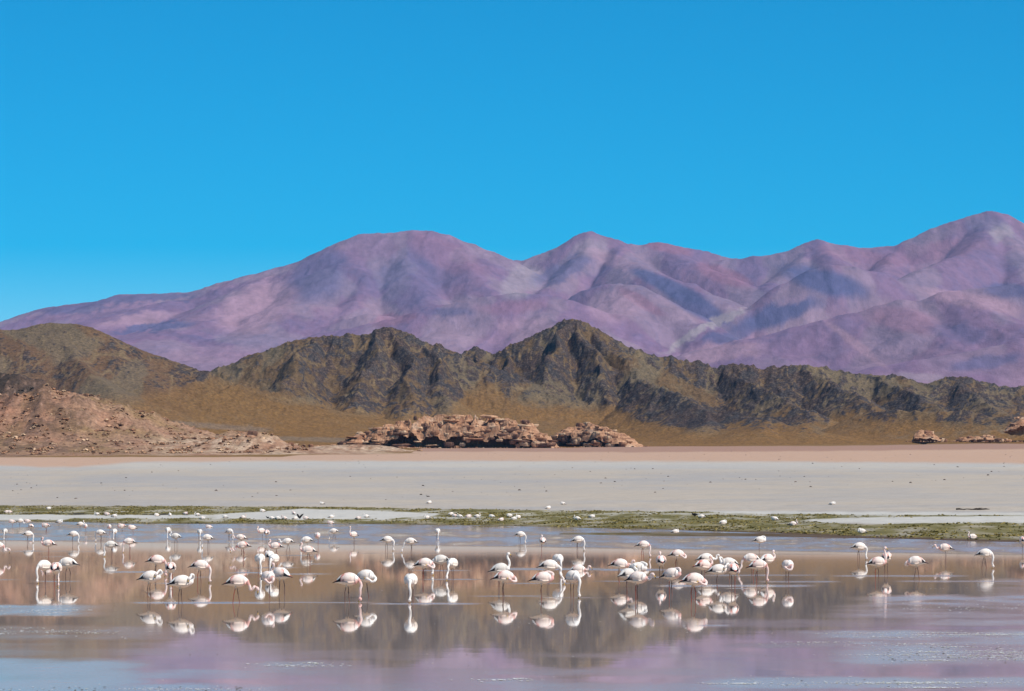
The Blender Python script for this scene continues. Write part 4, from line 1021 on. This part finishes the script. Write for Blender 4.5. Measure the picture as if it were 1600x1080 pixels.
# ------------------------------------------------------------------ flamingos resting on the far shore
RESTING = [  # body centre in the picture, heading, pose, tone, label
    (9.5, 800.5, 0, 'tuck', 'p', 'pinkish flamingo resting at the left end of the shore, left of an adjoining pair'),
    (16, 800.5, 180, 'tuck', 'p', 'pinkish flamingo resting at the left end of the shore, right of an adjoining pair'),
    (75, 795, 0, 'tuck', 'w', 'lone white flamingo lying up in the green turf near the left'),
    (152, 803.7, 180, 'rest', 'w', 'white flamingo resting by the dark bank edge beside a reddish one'),
    (168, 803.7, 180, 'tuck', 'r', 'reddish flamingo resting against the dark bank edge'),
    (178, 806.5, 0, 'tuck', 'w', 'small white flamingo resting on the pale strip below the reddish one'),
    (245.6, 805, 200, 'tuck', 'w', 'white flamingo resting by the bank, left of an upright-sitting one'),
    (265.6, 804.6, 270, 'rest', 'w', 'upright-sitting white flamingo by the bank with lifted head'),
    (289, 802.5, 0, 'tuck', 'r', 'red-backed flamingo resting on the dark bank, left of the pale salt patch'),
    (309, 804.4, 180, 'rest', 'w', 'white flamingo at the left tip of the pale salt patch'),
    (315.6, 810, 0, 'tuck', 'w', 'white flamingo on the lower turf just below the salt patch tip'),
    (352, 808, 180, 'tuck', 'g', 'dark-backed white flamingo near the left end of the salt patch'),
    (379, 808.7, 0, 'rest', 'p', 'pink-tinged flamingo resting on the left half of the salt patch edge'),
    (411, 798.7, 200, 'tuck', 'w', 'small white flamingo where the upper turf meets the salt patch'),
    (459, 802.5, 150, 'rest', 'p', 'flamingo lying in the open middle of the salt patch'),
    (425, 810, 180, 'tuck', 'w', 'white flamingo of a touching pair on the salt patch edge, left one'),
    (433, 810, 0, 'tuck', 'w', 'white flamingo of a touching pair on the salt patch edge, right one'),
    (445, 810, 180, 'rest', 'p', 'pinkish flamingo between a touching white pair and a bird with raised dark wings'),
    (460.6, 810, 0, 'tuck', 'w', 'white flamingo directly left of the bird with raised dark wings'),
    (478.7, 810, 180, 'tuck', 'p', 'pink-sided flamingo directly right of the bird with raised dark wings'),
    (517.5, 817.5, 180, 'tuck', 'p', 'flat pink flamingo lying on the lower turf by the water'),
    (503.7, 787, 180, 'tuck', 'g', 'grey-headed white flamingo alone on the open salt flat above the turf'),
    (517, 807.5, 0, 'rest', 'w', 'white flamingo alone on the right part of the salt patch'),
    (559, 810, 0, 'tuck', 'p', 'pinkish flamingo near the right end of the salt patch, below another white one'),
    (573, 807.5, 180, 'rest', 'w', 'white flamingo near the right end of the salt patch with lifted head'),
    (670, 785.6, 0, 'tuck', 'w', 'lone white flamingo lying on the open flat above the middle of the turf'),
    (668, 808.7, 200, 'rest', 'w', 'white flamingo on dark turf just right of the salt patch end'),
    (704, 803.7, 0, 'tuck', 'w', 'white flamingo at the upper left of a close cluster on the turf'),
    (711, 806.3, 180, 'tuck', 'p', 'pink flamingo in the middle of a close cluster on the turf'),
    (719, 807, 150, 'rest', 'w', 'white flamingo at the lower right of a close cluster on the turf'),
    (731, 807.5, 0, 'tuck', 'p', 'round pinkish flamingo on the turf right of a close cluster'),
    (745, 807, 0, 'rest', 'w', 'white flamingo with head held up, second to the right of the close cluster'),
    (769, 807, 180, 'tuck', 'w', 'flat white flamingo alone on the turf in mid picture'),
    (782, 812.5, 0, 'tuck', 'p', 'pink-headed white flamingo low on the turf near the water in mid picture'),
    (797, 806, 180, 'tuck', 'w', 'small white flamingo, upper one of three loosely spaced on the turf'),
    (802, 811, 0, 'tuck', 'w', 'white flamingo, lowest of three loosely spaced on the turf'),
    (810.6, 808, 200, 'rest', 'w', 'white flamingo, right one of three loosely spaced on the turf'),
    (880, 787, 180, 'tuck', 'w', 'small white flamingo out on the flat, upper of two right of centre'),
    (856, 793.7, 0, 'tuck', 'w', 'white flamingo lying just above the turf, lower of two right of centre'),
    (902.5, 810.6, 180, 'rest', 'w', 'large white flamingo sitting in the middle of the turf right of centre'),
    (924, 807.5, 0, 'tuck', 'w', 'small white flamingo just right of the large sitting one'),
    (1097, 807.5, 180, 'rest', 'w', 'white flamingo resting beside the black bird on the turf'),
    (1129, 817, 0, 'tuck', 'w', 'tiny white flamingo low on the dark turf right of the black bird'),
    (1211, 811, 180, 'tuck', 'w', 'bright white flamingo on dark turf, upper of two near the grey spit'),
    (1238, 819, 0, 'rest', 'p', 'white flamingo with dark tail on dark turf, lower of two near the grey spit'),
    (1347.5, 830.6, 180, 'tuck', 'w', 'white flamingo resting at the dark muddy water edge on the right'),
    (1300, 787, 0, 'tuck', 'w', 'single white flamingo far out on the salt flat at the right'),
    (1520.6, 839.4, 180, 'rest', 'p', 'pink and white flamingo on the brown mud edge near the right margin')]
for i, (bx, by, hd, pose, tone, lab) in enumerate(RESTING):
    x, y, z = ground_hit(bx, by, 0.11)
    make_flamingo((x, y, z), hd+R.uniform(-25, 25), pose, tone, 1.06+.12*R.random(), lab, 'flamingos resting on the far shore', sit=True, sink=0.015, rs=500+i)
for bx, by, hd, lab, i in ((1054, 830, 0, 'white flamingo floating on bright water beside the dark mud bar', 0), (327.5, 822.5, 180, 'tan flamingo floating low in dark blue water near the left bank', 1)):
    D = 12960.0/(by+2.6-HY)
    make_flamingo(((bx-CX)*D/FPX, D, 0), hd, 'tuck', 'wp'[i], 1.05, lab, 'flamingos wading in the lagoon', sit=True, sink=0.06, rs=600+i)

def dark_bird(px, py, label, wings, size, heading):
    x, y, z = ground_hit(px, py, 0.12)
    body = [(-.22, 0, .14, .006, .006), (-.15, 0, .15, .05, .04), (-.05, 0, .16, .09, .085), (.06, 0, .165, .095, .09), (.13, 0, .17, .07, .07), (.17, 0, .21, .04, .04), (.19, 0, .27, .033, .034), (.215, 0, .305, .036, .036), (.25, 0, .30, .018, .018), (.29, 0, .285, .004, .004)]
    V, F = loft(body, 10)
    for sg in (1, -1):
        v, f = loft([(.0, .04*sg, .12, .02, .02), (.0, .04*sg, .06, .008, .008), (.01, .04*sg, -.01, .009, .009)], 6)
        o = len(V); V = np.vstack((V, v)); F = F+[tuple(o+j for j in q) for q in f]
    C = np.tile(np.array((.022, .022, .028)), (len(V), 1))
    root = link('dark_bird', poly_mesh('dark_bird', V, F, C, [PLUMAGE]), loc=(x, y, z)); root.scale = (size,)*3; root.rotation_euler = (0, 0, math.radians(heading))
    tag(root, label, 'bird')
    for sg in (1, -1):
        if wings == 'raised':
            rows = [(.08, .06*sg, .22, .10, .018), (.05, .16*sg, .36, .11, .014), (.0, .26*sg, .47, .10, .010), (-.06, .36*sg, .55, .05, .006), (-.10, .41*sg, .59, .01, .003)]
        else:
            rows = [(.10, .075*sg, .19, .02, .045), (.02, .092*sg, .185, .022, .062), (-.08, .085*sg, .17, .02, .05), (-.17, .05*sg, .155, .012, .026), (-.25, .02*sg, .145, .004, .008)]
        v, f = loft(rows, 8)
        link('wing', poly_mesh('wing', v, f, np.tile(np.array((.03, .028, .03)), (len(v), 1)), [PLUMAGE]), parent=root)
dark_bird(1085.6, 805.4, 'black bird standing on the turf beside a white resting flamingo', 'folded', 1.15, 200)
dark_bird(468.5, 809.4, 'dark bird with raised wings between resting flamingos on the salt patch edge', 'raised', .8, 250)
dark_bird(419, 809.4, 'small dark bird crouched left of the touching white pair on the salt patch', 'folded', .8, 180)

def driftwood():
    x, y, z = ground_hit(1520, 796.6, 0.02)
    pts = [(-1.15+.23*k, .2*math.sin(k*1.7), .05+.025*math.sin(k*2.3), .055+.02*math.sin(k*1.1), .05+.02*math.cos(k)) for k in range(11)]
    V, F = loft(pts, 7); v, f = loft([(.2, 0, .05, .035, .035), (.45, .15, .12, .025, .025), (.7, .3, .14, .01, .01)], 6)
    o = len(V); V = np.vstack((V, v)); F = F+[tuple(o+j for j in q) for q in f]
    tag(link('driftwood', poly_mesh('driftwood', V, F, np.tile(lin(70, 62, 56), (len(V), 1)), [ROCK]), loc=(x, y, z)), 'thin dark line of driftwood on the grey flat near the right edge', 'driftwood')
driftwood()

# ------------------------------------------------------------------ the air
def build_haze():
    x, y0, y1, z0, z1 = 4200, -60, 17900, -3, 1240
    v = [(sx*x, yy, zz) for sx in (-1, 1) for yy in (y0, y1) for zz in (z0, z1)]
    f = [(0, 1, 3, 2), (4, 6, 7, 5), (0, 4, 5, 1), (2, 3, 7, 6), (0, 2, 6, 4), (1, 5, 7, 3)]
    me = mesh_from('haze', v, f, None, False)
    m = bpy.data.materials.new('air'); m.use_nodes = True; nt = m.node_tree; nt.nodes.clear()
    o = nt.nodes.new('ShaderNodeOutputMaterial'); pv = nt.nodes.new('ShaderNodeVolumePrincipled')
    pv.inputs['Color'].default_value = (0.30, 0.56, 1.0, 1); pv.inputs['Density'].default_value = 1.5e-5; pv.inputs['Anisotropy'].default_value = 0.0
    nt.links.new(pv.outputs[0], o.inputs['Volume'])
    tag(link('haze', me, m), 'thin blue air between the lagoon and the mountains', kind='stuff')
build_haze()
